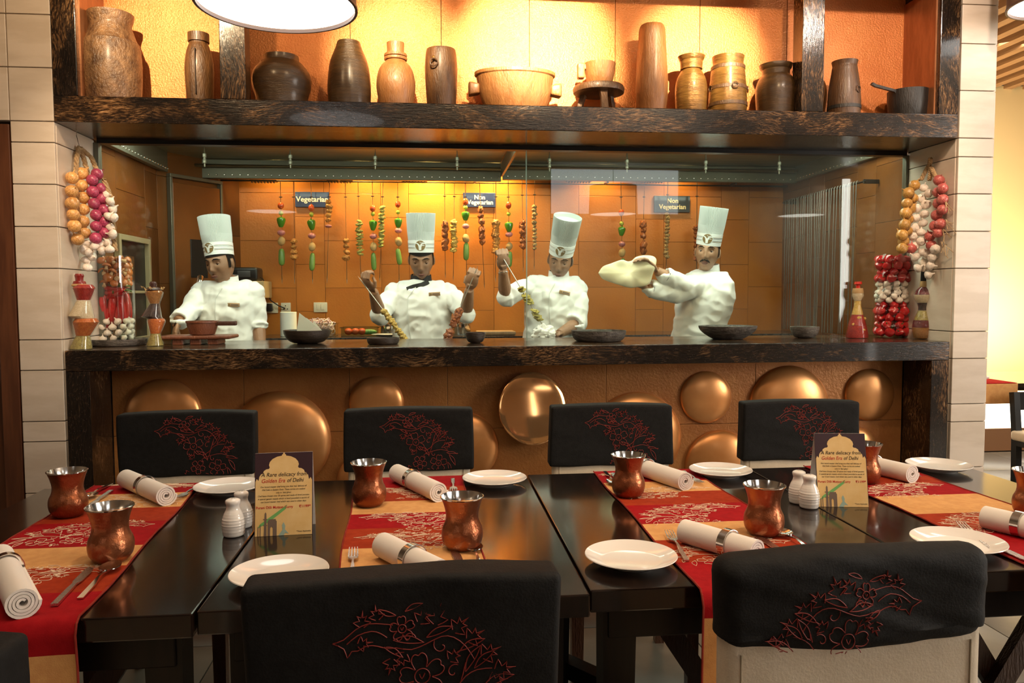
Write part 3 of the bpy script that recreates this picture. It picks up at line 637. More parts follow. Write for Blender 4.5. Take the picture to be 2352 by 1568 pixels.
for a, b in ((1365,450),(1370,590),(1345,660),(1340,740),(1365,760)):
    p = hang(1700+a/2.903, 300+b/2.903, 1, .03)-g2.location
    for k in range(4): sw.tube([p, p+Vector((random.uniform(-.01,.02), -.02, random.uniform(-.05,.01))), p+Vector((random.uniform(-.02,.04), -.03, random.uniform(-.08,-.02)))], .0016, 5)
sw.build('straw_wisp', STRAW, g2)
# ---- counter-top things
def ct(px, py): p = atz(px, py, CT); p.z = CT+.0005; return p
STONE = M('dark_grey_stoneware', (.055, .045, .037), .55, 0, (.14, .12, .10), 22, (1,1,5), bump=.5, bscale=60)
BWOOD = wood('dark_bowl_wood', (.022, .014, .009), (.06, .038, .024), .4, (1,1,6)); REDW = wood('red_brown_wood', (.14, .045, .02), (.22, .075, .035), .4)
def bowl(name, label, px, py, wpx, hpx, mat, foot=.55, cat='bowl', thick=.008, shape=1.0):
    c = ct(px, py); R = wpx/2*mpp(px, py, c.y); h = hpx*mpp(px, py, c.y)
    p = [(R*foot, 0), (R*(foot+.05), .003)] + [(R*(foot+(1-foot)*math.sin(PI/2*i/6)**shape), h*(1-math.cos(PI/2*i/6)) if shape == 1 else h*i/6) for i in range(1, 7)]
    q = [(max(.002, r-thick), z+.002) for r, z in reversed(p[1:])]; q[0] = (p[-1][0]-thick*.6, h); q[-1] = (R*foot*.8, .009)
    return tag(MB().lathe(p+q, 40).build(name, mat, None, c), label, cat)
bowl('stone_tray', 'round grey stoneware tray under the tall glass cylinder of chillies', 272, 793, 128, 16, STONE, .9, 'tray')
bowl('wooden_bowl', 'large dark wooden bowl holding a folded sheet of white paper', 706, 788, 109, 31, BWOOD, .42)
bowl('low_dish', 'low dark wooden dish in front of the second chef', 880, 790, 75, 15, BWOOD, .85, 'dish')
bowl('small_bowl', 'small dark wooden bowl between the second and third chefs', 1092, 787, 46, 24, BWOOD, .5)
bowl('wide_dish', 'wide shallow grey stoneware dish in front of the third chef', 1375, 783, 123, 24, STONE, .75, 'dish')
bowl('flared_bowl', 'large flared grey stoneware bowl in front of the dough stretching chef', 1671, 778, 127, 29, STONE, .5, shape=.9)
bowl('small_bowl', 'small grey stoneware bowl right of the large flared bowl', 1848, 776, 61, 25, STONE, .45)
# paper in the wooden bowl
PAPER = M('white_paper', (.82, .82, .74), .8)
c = ct(706, 788); pm = MB()
for i, (a0, lean, h) in enumerate(((-1.2, .03, .10), (0.3, .0, .075), (1.6, -.02, .06))):
    A = Vector((-.06+.03*i, .01*i, .03)); B = Vector((.09-.005*i, -.015+.01*i, .045)); T = Vector((-.045+.035*i, .02, .03+h+.02))
    pm.add([A, B, T, A+Vector((0,.0015,0)), B+Vector((0,.0015,0)), T+Vector((0,.0015,0))], [(0,1,2),(5,4,3),(0,3,4,1),(1,4,5,2),(2,5,3,0)])
tag(pm.build('paper_sheet', PAPER, None, c+Vector((0,.03,0)), smooth=False), 'folded white paper sheet sticking out of the large dark wooden bowl', 'paper')
# wooden stand and clay pan
c = ct(458, 790); k = mpp(458, 790, c.y)
sd = thing('serving_stand', 'red-brown wooden serving stand on feet in front of the first chef', 'stand', c)
MB().rbox(82*k, .09, .009, .008, 6, 2, 1, 2, (0,0,.036)).build('board', REDW, sd)
for x in (-40, 0, 40): MB().bbox(x*k-.025, x*k+.025, -.07, .07, 0, .028, .004).build('foot', REDW, sd)
pn = thing('clay_pan', 'brown pan with a block handle on the red-brown serving stand', 'pan', c+Vector((8*k,0,.0455)))
MB().lathe([(.045,0),(.058,.003),(.072,.045),(.074,.068),(.066,.068),(.06,.02)], 36).build('body', REDW, pn); MB().lathe([(.0745,.058),(.077,.060),(.077,.069),(.066,.069)], 36, cap0=False, cap1=False).build('rim', REDW, pn)
MB().rbox(.052, .014, .011, .006, 1, 1, 1, 2, (.115, -.01, .056)).build('handle', wood('dark_handle', (.05,.02,.01), (.1,.04,.02)), pn)
# bottles
def glass_loft(R, seg=32): 
    mb = MB(); mb.rings([[(cx+r*math.cos(2*PI*j/seg), r*math.sin(2*PI*j/seg), z) for j in range(seg)] for cx, r, z in R]); return mb
def fillmat(n, a, b, s=60): return M(n, a, .3, 0, b, s, (1,1,1), .35, .65, bump=.6, bscale=s*3, coat=.3)
F_RED = fillmat('red_spice', (.28,.01,.008), (.42,.03,.015)); F_RICE = fillmat('rice', (.62,.48,.28), (.75,.62,.42), 120); F_OR = fillmat('orange_lentil', (.50,.10,.012), (.66,.19,.03), 120); F_BEAN = fillmat('green_lentil', (.25,.19,.05), (.42,.34,.10), 90)
F_DK = fillmat('dark_spice', (.02,.012,.01), (.05,.02,.015)); F_AMB = fillmat('amber_spice', (.32,.13,.03), (.45,.2,.05), 120); F_YEL = fillmat('yellow_spice', (.6,.36,.06), (.7,.5,.15)); F_MAR = fillmat('maroon_bean', (.09,.008,.01), (.16,.02,.02), 90)
CORK = M('cork_wax', (.20, .012, .010), .3, coat=.4); RAFFIA = M('raffia', (.5, .33, .14), .8)
def layered(name, label, px, py, segs, cap, k, wire=True, tint=MAT['jar']):
    c = ct(px, py); t = thing(name, label, 'bottle', c)
    allr = []
    for mat, rr in segs:
        R = [(a*k, max(.004, r*k-.003), z*k+.002) for a, r, z in rr]
        glass_loft(R, 28).build('filling', mat, t); allr += [(a*k, r*k, z*k) for a, r, z in rr]
    allr = sorted(allr, key=lambda q: q[2]); z = -1; R = []
    for q in allr:
        if q[2] > z+1e-4: R.append(q); z = q[2]
    glass_loft(R, 32).build('glass', tint, t)
    cap(t, k); t.scale = (1, 1, 1.05 if px < 1000 else .945); return t
def capA(t, k):
    MB().lathe([(14*k,147*k),(15*k,151*k),(13*k,157*k),(9*k,158*k),(9*k,163*k),(10.5*k,170*k),(8*k,174*k)], 20).build('stopper', CORK, t)
    MB().lathe([(15*k,144*k),(17.5*k,146*k),(17.5*k,149*k),(14*k,151*k)], 20).build('tie', RAFFIA, t)
def capB(t, k):
    MB().lathe([(18*k,132*k),(20*k,135*k),(12*k,141*k),(8*k,141*k),(9*k,150*k),(6*k,154*k)], 20).build('stopper', M('dark_stopper', (.05,.02,.015), .4), t)
    mb = MB()
    for i in range(14):
        a = random.uniform(0, 6); mb.tube([(19*k*math.cos(a), 19*k*math.sin(a), 136*k), (24*k*math.cos(a+.3), 24*k*math.sin(a+.3), (138+random.uniform(-4,4))*k), (random.uniform(14,32)*k*math.cos(a+.5), 24*k*math.sin(a+.5), (136+random.uniform(-6,10))*k)], .0014, 5)
    tag(mb.build('raffia_tie', RAFFIA, t), kind='stuff')
kk = mpp(190, 790, 3.66)
layered('twisted_bottle', 'twisted glass bottle of layered spices with red stopper at the far left', 188, 802, [(F_BEAN, [(-2,26,0),(-2,26,3),(4,17,30)]), (F_OR, [(4,17,30.5),(12,30,62),(12,25,70)]), (F_RICE, [(6,24,70.5),(1,29,76),(8,16,112)]), (F_RED, [(8,16,112.5),(10,24,135),(10,26,140),(10,20,148)])], capA, kk)
layered('twisted_bottle', 'twisted dark glass spice bottle tied with raffia right of the chilli cylinder', 356, 794, [(F_BEAN, [(0,21,0),(0,21,3),(2,13,28)]), (F_OR, [(2,13,28.5),(5,22,58),(5,20,64)]), (F_DK, [(2,19,64.5),(-6,24,70),(2,12,100)]), (F_AMB, [(2,12,100.5),(2,21,124),(2,22,128),(2,17,133)])], capB, mpp(356,790,3.68))
def capC(t, k):
    MB().lathe([(9*k,100*k),(13*k,112*k),(11*k,122*k)], 18).build('label_neck', M('kraft_neck', (.45,.28,.12), .7), t); MB().lathe([(5*k,122*k),(5*k,130*k),(9*k,132*k),(8*k,138*k)], 16).build('stopper', M('red_wax', (.5,.02,.01), .25, coat=.4), t)
    for i, (a, z) in enumerate(((.2,20),(-.9,34),(.9,48),(-.2,50))): 
        q = (24-z*.2)*k; MB().ell((math.sin(a)*q, -math.cos(a)*q, z*k), (6*k, 2*k, 4*k), 7, 4).build('leaf', F_YEL, t)
layered('oil_flask', 'conical glass flask of red chillies in oil with red wax top', 1968, 776, [(F_RED, [(0,25,0),(0,26,4),(0,21,30)]), (F_RED, [(0,21,30.5),(0,14,56)]), (F_YEL, [(0,14,56.5),(0,9,78),(0,9,90)]), (F_RICE, [(0,9,90.5),(0,14,103),(0,13,110)])], capC, mpp(1968,776,3.72))
def capD(t, k):
    MB().lathe([(8*k,122*k),(9*k,124*k),(8*k,136*k)], 18).build('twine', RAFFIA, t); MB().lathe([(7*k,136*k),(7.5*k,138*k),(7*k,160*k),(8.5*k,161*k),(8.5*k,165*k)], 18).build('stopper', MAT['blackmetal'], t)
layered('hourglass_bottle', 'dark curvy bottle of layered grains with long black neck at the far right', 2119, 778, [(F_AMB, [(0,17,0),(0,20,3),(0,22,18),(0,22.5,26)]), (F_MAR, [(0,22.5,26.5),(0,21.5,38),(0,20,43)]), (F_BEAN, [(0,20,43.5),(0,15,58),(0,12,66)]), (F_DK, [(0,12,66.5),(0,11.5,74),(0,14,84)]), (F_RICE, [(0,14,84.5),(0,20,95),(0,21,103)]), (F_MAR, [(0,21,103.5),(0,16,115),(0,8.5,122)])], capD, mpp(2119,778,3.70))
# ---- tall glass cylinder: mushrooms, chillies, garlic inside
c = ct(263, 790); c.z += .009; k = mpp(263, 700, c.y); R = 49*k; Hc = .425
cyl = tag(MB().lathe([(R*.96,0),(R,.003),(R,Hc),(R-.004,Hc),(R-.004,.008),(.001,.008)], 48, cap1=False).build('glass_cylinder', MAT['jar'], None, c), 'tall clear glass cylinder filled with mushrooms, chillies and garlic', 'vase')
MUSH = M('glazed_mushroom', (.42,.10,.02), .22, 0, (.62,.22,.06), 40, coat=.4, rnd=.25); MUSH2 = M('mushroom_stem', (.62,.40,.2), .5)
CHI = M('red_chilli', (.40,.008,.012), .18, 0, (.5,.02,.02), 10, coat=.5, rnd=.1); GRN = M('green_stem', (.07,.16,.03), .5)
mush = thing('mushroom', 'glossy brown mushroom in the top of the tall glass cylinder', 'mushroom', (0,0,0), group='mushrooms in the glass cylinder')
MB().lathe([(.2,-.1),(.95,-.15),(1.0,0),(.85,.4),(.45,.68),(.02,.75)], 14).build('cap', MUSH, mush); MB().lathe([(.42,-.95),(.45,-.8),(.3,-.4),(.32,-.1)], 10).build('stem', MUSH2, mush)
chil = thing('chilli_pepper', 'long red chilli pepper in the middle of the tall glass cylinder', 'chilli', (0,0,0), group='chillies in the glass cylinder')
MB().tube([(math.sin(i*.28)*.16-.08, 0, 1-i*.2) for i in range(11)], [.10,.19,.21,.20,.185,.165,.14,.11,.08,.045,.01], 10).build('pod', CHI, chil); MB().tube([(-.1,0,.98),(-.1,0,1.1),(-.05,0,1.25)], [.07,.04,.03], 7).build('stem', GRN, chil)
first = {}
def put(proto, loc, s, rot):
    if proto.name not in first: o = proto; first[proto.name] = 1
    else: o = dup(proto)
    o.location = loc; o.rotation_euler = rot; o.scale = (s, s, s); return o
rn = random.Random(3)
for lvl in range(5):
    n = 15
    for i in range(n):
        a = 2*PI*i/10+lvl*.35; rr = R-.028 if i < 10 else R-.072
        put(mush, c+Vector((rr*math.cos(a), rr*math.sin(a), Hc-.022-lvl*.028)), .0225*rn.uniform(.9,1.15), (rn.uniform(-1.3,1.3), rn.uniform(-1.3,1.3), rn.uniform(0,6)))
for i in range(22):
    a = 2*PI*i/22-PI/2; rr = R-(.037 if i % 2 else .050)
    put(chil, c+Vector((rr*math.cos(a), rr*math.sin(a), .158+rn.uniform(-.012,.012))), .090*rn.uniform(.95,1.1), (rn.uniform(-.15,.15), rn.uniform(-.25,.25), a+rn.uniform(-.5,.5)))
for i in range(5):
    put(chil, c+Vector((0, -.055+.02*(i % 2), .228+.011*i)), .085, (.1, 1.35+.12*i*(-1)**i, .1*i))
def garlic(loc, s, label, group):
    o = link('garlic_bulb', OM['g'], None, loc, (rn.uniform(-.8,.8), rn.uniform(-.8,.8), rn.uniform(0,6))); o.scale = (s, s, s)
    return tag(o, label, 'garlic', group)
for lvl in range(4):
    n = 10
    for i in range(n):
        a = 2*PI*i/n+lvl*.3; rr = R-.024
        garlic(c+Vector((rr*math.cos(a), rr*math.sin(a), .024+lvl*.027)), .0175*rn.uniform(.9,1.1), 'small white garlic bulb in the bottom of the tall glass cylinder', 'garlic in the glass cylinder')
# ---- bubble jar on the right
c = ct(2047, 774); k = mpp(2047, 680, c.y); Rj = 38*k; Hj = .447
pr = []
for i in range(51):
    z = i/50; pr.append((Rj*(.80+.20*abs(math.sin(z*5*PI))**.7), z*Hj))
pr[0] = (Rj*.72, 0); pr[-1] = (Rj*.82, Hj)
tag(MB().lathe(pr, 56, cap1=False).build('bubble_jar', MAT['jar'], None, c), 'clear ribbed bubble glass jar of red peppers and garlic on the right', 'jar')
pep = thing('red_pepper', 'small glossy red pepper in the bubble glass jar', 'pepper', (0,0,0), group='peppers in the bubble jar')
MB().lathe([(.05,-.95),(.5,-.95),(.85,-.5),(1,.1),(.9,.6),(.5,.85),(.15,.8)], 16, fn=lambda r,z,a: r*(1+.14*math.cos(3*a))).build('pod', CHI, pep); MB().tube([(0,0,.78),(.02,0,1.05),(.1,0,1.3)], [.16,.1,.08], 7).build('stem', GRN, pep)
for zc, n, kind in ((.030,8,'p'),(.068,7,'p'),(.106,8,'p'),(.142,7,'p'),(.174,7,'p'),(.202,9,'g'),(.222,8,'g'),(.244,9,'g'),(.266,9,'g'),(.288,9,'g'),(.318,8,'p'),(.352,8,'p'),(.386,8,'p'),(.418,8,'p')):
    for i in range(n):
        a = 2*PI*i/n+zc*30
        rr = Rj*(.80+.20*abs(math.sin(zc/Hj*5*PI))**.7)-(.024 if kind == 'p' else .021)
        if kind == 'p': put(pep, c+Vector((rr*math.cos(a), rr*math.sin(a), zc)), .024*rn.uniform(.9,1.1), (rn.uniform(-1.2,1.2), rn.uniform(-1.2,1.2), rn.uniform(0,6)))
        else: garlic(c+Vector((rr*math.cos(a), rr*math.sin(a), zc)), .0185*rn.uniform(.9,1.1), 'small white garlic bulb in the middle of the bubble glass jar', 'garlic in the bubble jar')
# ================================================================== kitchen back counter
KZ = 1.062
kb = thing('back_worktop', 'black stone worktop along the kitchen back wall', 'worktop', (0,0,0))
BLK = M('black_stone', (.012,.012,.013), .2, 0, (.03,.03,.03), 40, coat=.3)
MB().bbox(-1.10, 2.52, 4.98, BW-.002, KZ-.04, KZ, .004).build('top', BLK, kb)
MB().box(-1.08, 2.5, 5.03, BW-.004, .10, KZ-.04).build('cabinet', MAT['hood_dark'], kb, smooth=False)
for i in range(6): MB().bbox(-1.06+i*.59, -.48+i*.59, 5.012, 5.03, .14, KZ-.07, .003).build('cabinet_door', MAT['hood'], kb)
def kp(px, py, Y): return at(px, py, Y)
def kt(px, Y=5.2): p = at(px, 760, Y); return Vector((p.x, Y, KZ+.0005))
kk = mpp(900, 700, 5.2)
# paper roll
pr_ = thing('paper_roll', 'white paper towel roll standing on the worktop behind the wooden bowl', 'paper roll', kt(663))
MB().lathe([(.05,0),(.052,.002),(.052,.155),(.05,.157),(.022,.157),(.02,.15)], 32).build('roll', PAPER, pr_); MB().lathe([(.02,.002),(.021,.157),(.019,.157)], 20).build('core', M('card_core', (.3,.2,.1), .8), pr_)
# containers
CLEAR = glassmat('clear_plastic', (.86,.9,.88), 1.0, .05)
def tray(name, label, px, w, d, h, Y):
    mb = MB(); W, D = w/2, d/2
    mb.box(-W, W, -D, D, 0, .003)
    for a in ((-W,-W+.003,-D,D),(W-.003,W,-D,D),(-W,W,-D,-D+.003),(-W,W,D-.003,D)): mb.box(*a, 0, h)
    mb.box(-W-.008, W+.008, -D-.008, -D, h-.006, h).box(-W-.008, W+.008, D, D+.008, h-.006, h).box(-W-.008, -W, -D, D, h-.006, h).box(W, W+.008, -D, D, h-.006, h)
    return tag(mb.build(name, CLEAR, None, kt(px, Y), smooth=False), label, 'container')
tray('plastic_container', 'clear plastic container heaped with sliced red onion', 738, .20, .16, .085, 5.22)
ons = MB(); rn = random.Random(5)
for i in range(90):
    a = rn.uniform(0, 6.28); r = rn.uniform(.012, .03); p = Vector((rn.uniform(-.075,.075), rn.uniform(-.055,.055), rn.uniform(.02,.105)))
    p.z = min(p.z, .112-abs(p.x)*.5); u = Vector((rn.gauss(0,1), rn.gauss(0,1), rn.gauss(0,1))).normalized(); A, B = frame_of(u)
    ons.tube([p+(A*math.cos(a+q*.55)+B*math.sin(a+q*.55))*r for q in range(8)], .0028, 5)
tag(ons.build('sliced_onion', M('sliced_red_onion', (.62,.42,.46), .35, 0, (.72,.6,.58), 30, rnd=0), None, kt(738, 5.22)), 'heap of thin sliced red onion in the clear container', 'onion', kind='stuff')
tray('plastic_container', 'low clear plastic container of whole tomatoes and a cucumber', 828, .235, .15, .058, 5.22)
TOM = M('tomato', (.55,.06,.012), .15, 0, (.62,.10,.02), 8, coat=.5, rnd=.1); LIME = M('lime_skin', (.5,.48,.05), .3, 0, (.42,.5,.06), 6, rnd=.15, bump=.1, bscale=300)
PEPG = M('green_pepper', (.05,.20,.012), .16, 0, (.08,.27,.02), 8, coat=.5, rnd=.15); POT = M('potato_skin', (.42,.25,.09), .6, 0, (.50,.32,.13), 30, rnd=.1); CUC = M('cucumber_skin', (.07,.19,.03), .35, 0, (.20,.32,.07), 40, (3,3,.3), rnd=.15)
ONP = M('shallot_skin', (.38,.08,.12), .3, 0, (.58,.26,.24), 8, (1,1,.15), rnd=.2, coat=.2)
for i, (x, lab) in enumerate(((-.075,'red tomato at the left end of the low clear container'),(-.03,'red tomato in the low clear container, second from left'),(.012,'red tomato beside the cucumber in the low clear container'))):
    tag(MB().ell((0,0,0), (.026,.026,.023), 16, 10).build('tomato', TOM, None, kt(828,5.22)+Vector((x,-.03,.028))), lab, 'tomato', 'tomatoes in the container')
tag(MB().ell((0,0,0), (.055,.018,.018), 16, 10).build('cucumber', CUC, None, kt(828,5.22)+Vector((.055,-.025,.024))), 'green cucumber lying in the low clear container', 'cucumber')
STL = MAT['steel']
def spot_pot(label, px, r, h, Y):
    t = thing('steel_pot', label, 'pot', kt(px, Y)); MB().lathe([(r*.96,0),(r,.004),(r,h),(r-.003,h),(r-.004,.006)], 36, cap1=True).build('body', STL, t); MB().lathe([(r,h-.008),(r+.006,h-.006),(r+.006,h),(r-.003,h+.001)], 36, cap0=False, cap1=False).build('rim', STL, t)
spot_pot('steel pot on the worktop left of the second chef', 893, .055, .072, 5.30); spot_pot('round steel pot on the worktop right of the second chef', 1061, .058, .078, 5.24)
for i, (px, Y) in enumerate(((880, 5.08), (893, 5.05))):
    o = MB().lathe([(.03,0),(.04,.003),(.075,.012),(.078,.014),(.072,.013),(.02,.006)], 32).build('saucer', MAT['white_ceramic'], None, kt(px, Y))
    tag(o, ('white saucer at the back beside the second chef', 'white saucer nearer the glass beside the second chef')[i], 'plate', 'saucers on the worktop')
cb = thing('chopping_board', 'flat wooden chopping board on the worktop left of the third chef', 'chopping board', kt(1138, 5.18)); MB().rbox(.125, .10, .012, .006, 1,1,1,2,(0,0,.0125)).build('board', wood('board_wood', (.2,.12,.06), (.3,.19,.1)), cb)
# wall things
IV = M('ivory_plastic', (.70,.62,.45), .35, coat=.2)
def plate_sw(label, x0, x1, y0, y1, n, name='wall_switch', socket=False):
    a, b = at(x0, y1, BW), at(x1, y0, BW); t = thing(name, label, 'switch' if not socket else 'socket', ((a.x+b.x)/2, BW, (a.z+b.z)/2)); W, H_ = (b.x-a.x)/2, (b.z-a.z)/2
    MB().rbox(W, .006, H_, .004, 1,1,1,2,(0,-.006,0)).build('plate', IV, t)
    for i in range(n): MB().rbox(W*.26, .003, H_*.55, .0015, 1,1,1,1, ((i-(n-1)/2)*W*.62, -.0125, 0)).build('rocker' if not socket else 'socket_face', IV, t)
    if socket:
        for dx, dz in ((0,.012),(-.012,-.01),(.012,-.01)): MB().lathe([(.004,0),(.004,.002)], 10).build('socket_hole', MAT['blackmetal'], t, (dx,-.0155,dz), (PI/2,0,0))
plate_sw('ivory double switch plate in the middle of the kitchen wall', 721, 752, 694, 717, 2)
plate_sw('ivory socket plate right of the cable', 646, 668, 695, 717, 1, 'wall_socket', True); plate_sw('ivory socket plate beside the first chef with black plug', 608, 639, 695, 719, 2, 'wall_socket', True)
pg = MB().rbox(.022, .02, .026, .006, 1,1,1,2).build('power_plug', MAT['blackmetal'], None, at(618, 706, BW-.04)); tag(pg, 'black power plug in the socket beside the first chef', 'plug')
cab = [at(*q) for q in ((588,632,5.3),(603,640,5.32),(612,655,5.36),(614,672,5.4),(622,690,5.44),(640,702,5.46),(655,708,5.475))]
tag(MB().tube(cab, .004, 7).build('power_cable', MAT['blackmetal'], None), 'black cable looping from the appliance to the wall socket', 'cable')
sh = at(592, 650, 5.35); tag(MB().bbox(-.10, .10, -.13, .12, -.11, 0, .004).build('wooden_box', wood('pale_box', (.45,.32,.15), (.55,.4,.2)), None, at(580, 646, 5.36)), 'pale wooden wall box carrying the black appliance behind the first chef', 'box')
ap = thing('kitchen_appliance', 'black appliance on the wooden box behind the first chef', 'appliance', at(568, 646, 5.34)+Vector((0,0,.001)))
MB().rbox(.085, .09, .045, .018, 1,1,1,3,(0,0,.045)).build('body', MAT['blackmetal'], ap); MB().rbox(.04, .003, .02, .002, 1,1,1,1,(0,-.091,.045)).build('panel', M('grey_panel', (.05,.05,.05), .3), ap)
# signs
NAVY = M('navy_sign', (.018,.028,.10), .3, coat=.3); SBLK = M('charcoal_sign', (.012,.013,.015), .3, coat=.3); SWH = M('sign_white', (.85,.85,.82), .5); SCR = M('sign_cream', (.85,.74,.5), .5)
def sign(label, x0, y0, x1, y1, mat, lines, tm):
    a, b = at(x0, y1, BW-.02), at(x1, y0, BW-.02); t = thing('wall_sign', label, 'sign', ((a.x+b.x)/2, BW-.02, (a.z+b.z)/2)); W, H_ = (b.x-a.x)/2, (b.z-a.z)/2
    MB().bbox(-W, W, 0, .019, -H_, H_, .001).build('board', mat, t)
    for key, dx, dz, s in lines: text(key, 'lettering', tm, t, (dx*W, -.0006, dz*H_), s)
sign('blue wall sign reading Vegetarian on one line', 678, 441, 756, 475, NAVY, [('veg', 0, 0, .050)], SWH)
sign('blue wall sign reading Non Vegetarian on two lines', 1064, 443, 1138, 475, NAVY, [('non', .02, .34, .042), ('nveg', .06, -.36, .042)], SWH)
sign('black wall sign reading Non Vegetarian near the dough stretching chef', 1503, 450, 1585, 487, SBLK, [('non', .02, .38, .046), ('nveg', .02, -.36, .046)], SCR)
# ---- racks and food skewers
RY = 5.37
racks = [(606,'first'),(781,'second'),(952,'third'),(1330,'fourth'),(1497,'fifth'),(1665,'sixth')]
for px, od in racks:
    p = at(px, 416, RY); t = thing('skewer_rack', 'black toothed skewer rack under the canopy, %s from the left' % od, 'rack', (p.x, RY, p.z), group='skewer racks')
    MB().bbox(-.085, .085, -.03, .03, -.004, .006, .001).build('bar', MAT['blackmetal'], t)
    tt = MB()
    for i in range(8): tt.box(-.075+i*.02, -.069+i*.02, -.03, .0, -.014, -.003)
    tt.build('teeth', MAT['blackmetal'], t, smooth=False)
    MB().box(-.004, .004, -.004, .004, .006, .09).build('bracket', MAT['blackmetal'], t, smooth=False)
def blob(mb, c, r, sq=(1,1,1), amp=.3, seed=0, fr=1.9, seg=20, rg=14):
    mb.ell(c, (r*sq[0], r*sq[1], r*sq[2]), seg, rg, fn=lambda p, d: p*(1+amp*noise.noise(Vector(d)*fr+Vector((seed*3.7, seed, 1.3*seed)))+amp*.4*noise.noise(Vector(d)*fr*2.7+Vector((seed, 2, 1)))))
def foodmat(n, a, b, s=140): return M(n, a, .38, 0, b, s, (1,1,1), .38, .60, bump=.8, bscale=260, coat=.35, rnd=.15)
TIK = foodmat('tikka_orange', (.45,.10,.012), (.78,.40,.09)); TAN = foodmat('tandoori_red', (.14,.018,.006), (.55,.15,.025)); YEL = foodmat('yellow_marinade', (.50,.25,.03), (.80,.56,.14)); KEB = foodmat('pale_kebab', (.28,.12,.03), (.68,.46,.2)); GRS = foodmat('green_slice', (.22,.28,.03), (.72,.60,.18))
VEGME = {'tomato': MB().ell((0,0,0), (1,1,1.15), 16, 10).mesh('tomato', TOM), 'lime': MB().ell((0,0,0), 1, 14, 9).mesh('lime', LIME),
 'bell_pepper': MB().lathe([(.08,-1.0),(.34,-1.02),(.55,-.8),(.82,-.2),(1,.4),(.95,.75),(.6,.98),(.2,.86),(.13,1.1),(.11,1.3)], 20, fn=lambda r,z,a: r*(1+.13*abs(math.cos(2*a))-.06)).mesh('bell_pepper', PEPG),
 'onion': MB().lathe([(.05,-.8),(.5,-.72),(.9,-.35),(1,.05),(.85,.45),(.45,.7),(.1,.85)], 18).mesh('onion', ONP),
 'potato': MB().ell((0,0,0), 1, 16, 10, fn=lambda p, d: p*(1+.12*noise.noise(d*1.3))).mesh('potato', POT), 'cucumber': MB().lathe([(.05,-1),(.4,-.98),(.72,-.9),(.95,-.7),(1.02,-.3),(1,.2),(.93,.6),(.75,.86),(.45,.97),(.05,1)], 16).mesh('cucumber', CUC)}
VS = {'tomato': (6.9,7.2), 'lime': (5.2,5.2), 'bell_pepper': (9.3,11), 'onion': (9,8.5), 'potato': (7.8,10), 'cucumber': (6.6,19.5)}
def rod(t, p0, p1):
    MB().tube([p0, p1-(p1-p0).normalized()*.03, p1], [.0028,.0028,.0006], 6).build('rod', MAT['rod'], t)
    q = p0.lerp(p1, .16); MB().bbox(q.x-.010, q.x+.010, q.y-.004, q.y+.004, q.z-.003, q.z+.003, .001).build('clip', MAT['blackmetal'], t)
SK = 'food skewers hanging on the kitchen wall'
ks = mpp(1000, 520, RY)
def skewer(label, x0, x1, y1, y0=414, Y=RY):
    a = at(x0, y0, Y); t = thing('food_skewer', label, 'skewer', a, group=SK); e = at(x1, y1, Y+.02)-a; rod(t, Vector((0,0,0)), e); return t, a, e
def along(t, a, e, px, py): 
    p = at(px, py, RY)-a; f = p.z/e.z; return Vector((0,0,0)).lerp(e, f)
def veg(label, x, ys, x1=None, y1=652):
    t, a, e = skewer(label, x-1, x1 or x+3, y1)
    for nm, y in zip(('tomato','lime','bell_pepper','onion','potato','cucumber'), ys):
        if y is None: continue
        o = link(nm, VEGME[nm], t, along(t, a, e, x, y)); w, h_ = VS[nm]; w *= random.uniform(.93,1.07); h_ *= random.uniform(.93,1.07)
        o.scale = (w*ks, w*ks, h_*ks); o.rotation_euler = (random.uniform(-.15,.15), random.uniform(-.12,.12), random.uniform(0,6))
veg('vegetable skewer at the far left of the wall, left of the Vegetarian sign', 645, (472,489,510,534,553,590))
veg('vegetable skewer hanging in front of the Vegetarian sign', 715, (477,492,516,541,566,601))
veg('vegetable skewer between the Vegetarian sign and the second chef', 856, (478,491,517,542,566,600), y1=640)
veg('vegetable skewer just left of the second chef hat', 914, (469,487,512,529,554,589))
veg('vegetable skewer over the left end of the blue Non Vegetarian sign', 1069, (463,476,496,519,547,577))
veg('vegetable skewer left of the glass edge above the third chef hand', 1168, (471,491,521,538,565,595))
veg('vegetable skewer above the stretched dough', 1427, (488,513,531,560,580,612))
def meat(label, x, spans, mat, r, step, x1=None, y1=650, sq=(1,1,.8), nm='meat_piece', amp=.35, seed=1, y0=414, extra=None):
    t, a, e = skewer(label, x, x1 or x+2, y1, y0)
    i = 0
    for (ya, yb) in spans:
        y = ya+step/2
        while y < yb+.01:
            i += 1; c_ = along(t, a, e, x, y); mb = MB(); blob(mb, (0,0,0), r*ks*random.uniform(.85,1.15), sq, amp, seed+i)
            o = mb.build(nm, mat, t, c_+Vector((random.uniform(-1.2,1.2)*ks, 0, 0)), (random.uniform(-.4,.4), random.uniform(-.5,.5), random.uniform(0,6)), angle=180); y += step
    if extra:
        nm2, y = extra; o = link(nm2, VEGME[nm2], t, along(t, a, e, x, y)); w, h_ = VS[nm2]; o.scale = (w*ks*.9, w*ks*.9, h_*ks*.6)
    return t
meat('short skewer of four orange paneer cubes right of the first vegetable skewer', 674, [(548,596)], TIK, 7.6, 12, 677, y1=652, nm='paneer_cube', sq=(1,1,.75))
meat('skewer with one long orange paneer block right of the Vegetarian sign', 757, [(459,509)], TIK, 7.6, 10, 751, y1=650, nm='paneer_cube', sq=(1,1,.85), amp=.2, extra=('onion',519))
meat('short skewer of orange paneer cubes in the middle of the left wall', 793, [(546,600)], TIK, 8, 13, 797, y1=652, nm='paneer_cube', sq=(1,1,.7))
meat('skewer of thin yellow green vegetable slices with ragged edges', 822, [(504,586)], GRS, 7.2, 7.5, 829, y1=640, nm='vegetable_slice', sq=(1,1,.42), amp=.5)
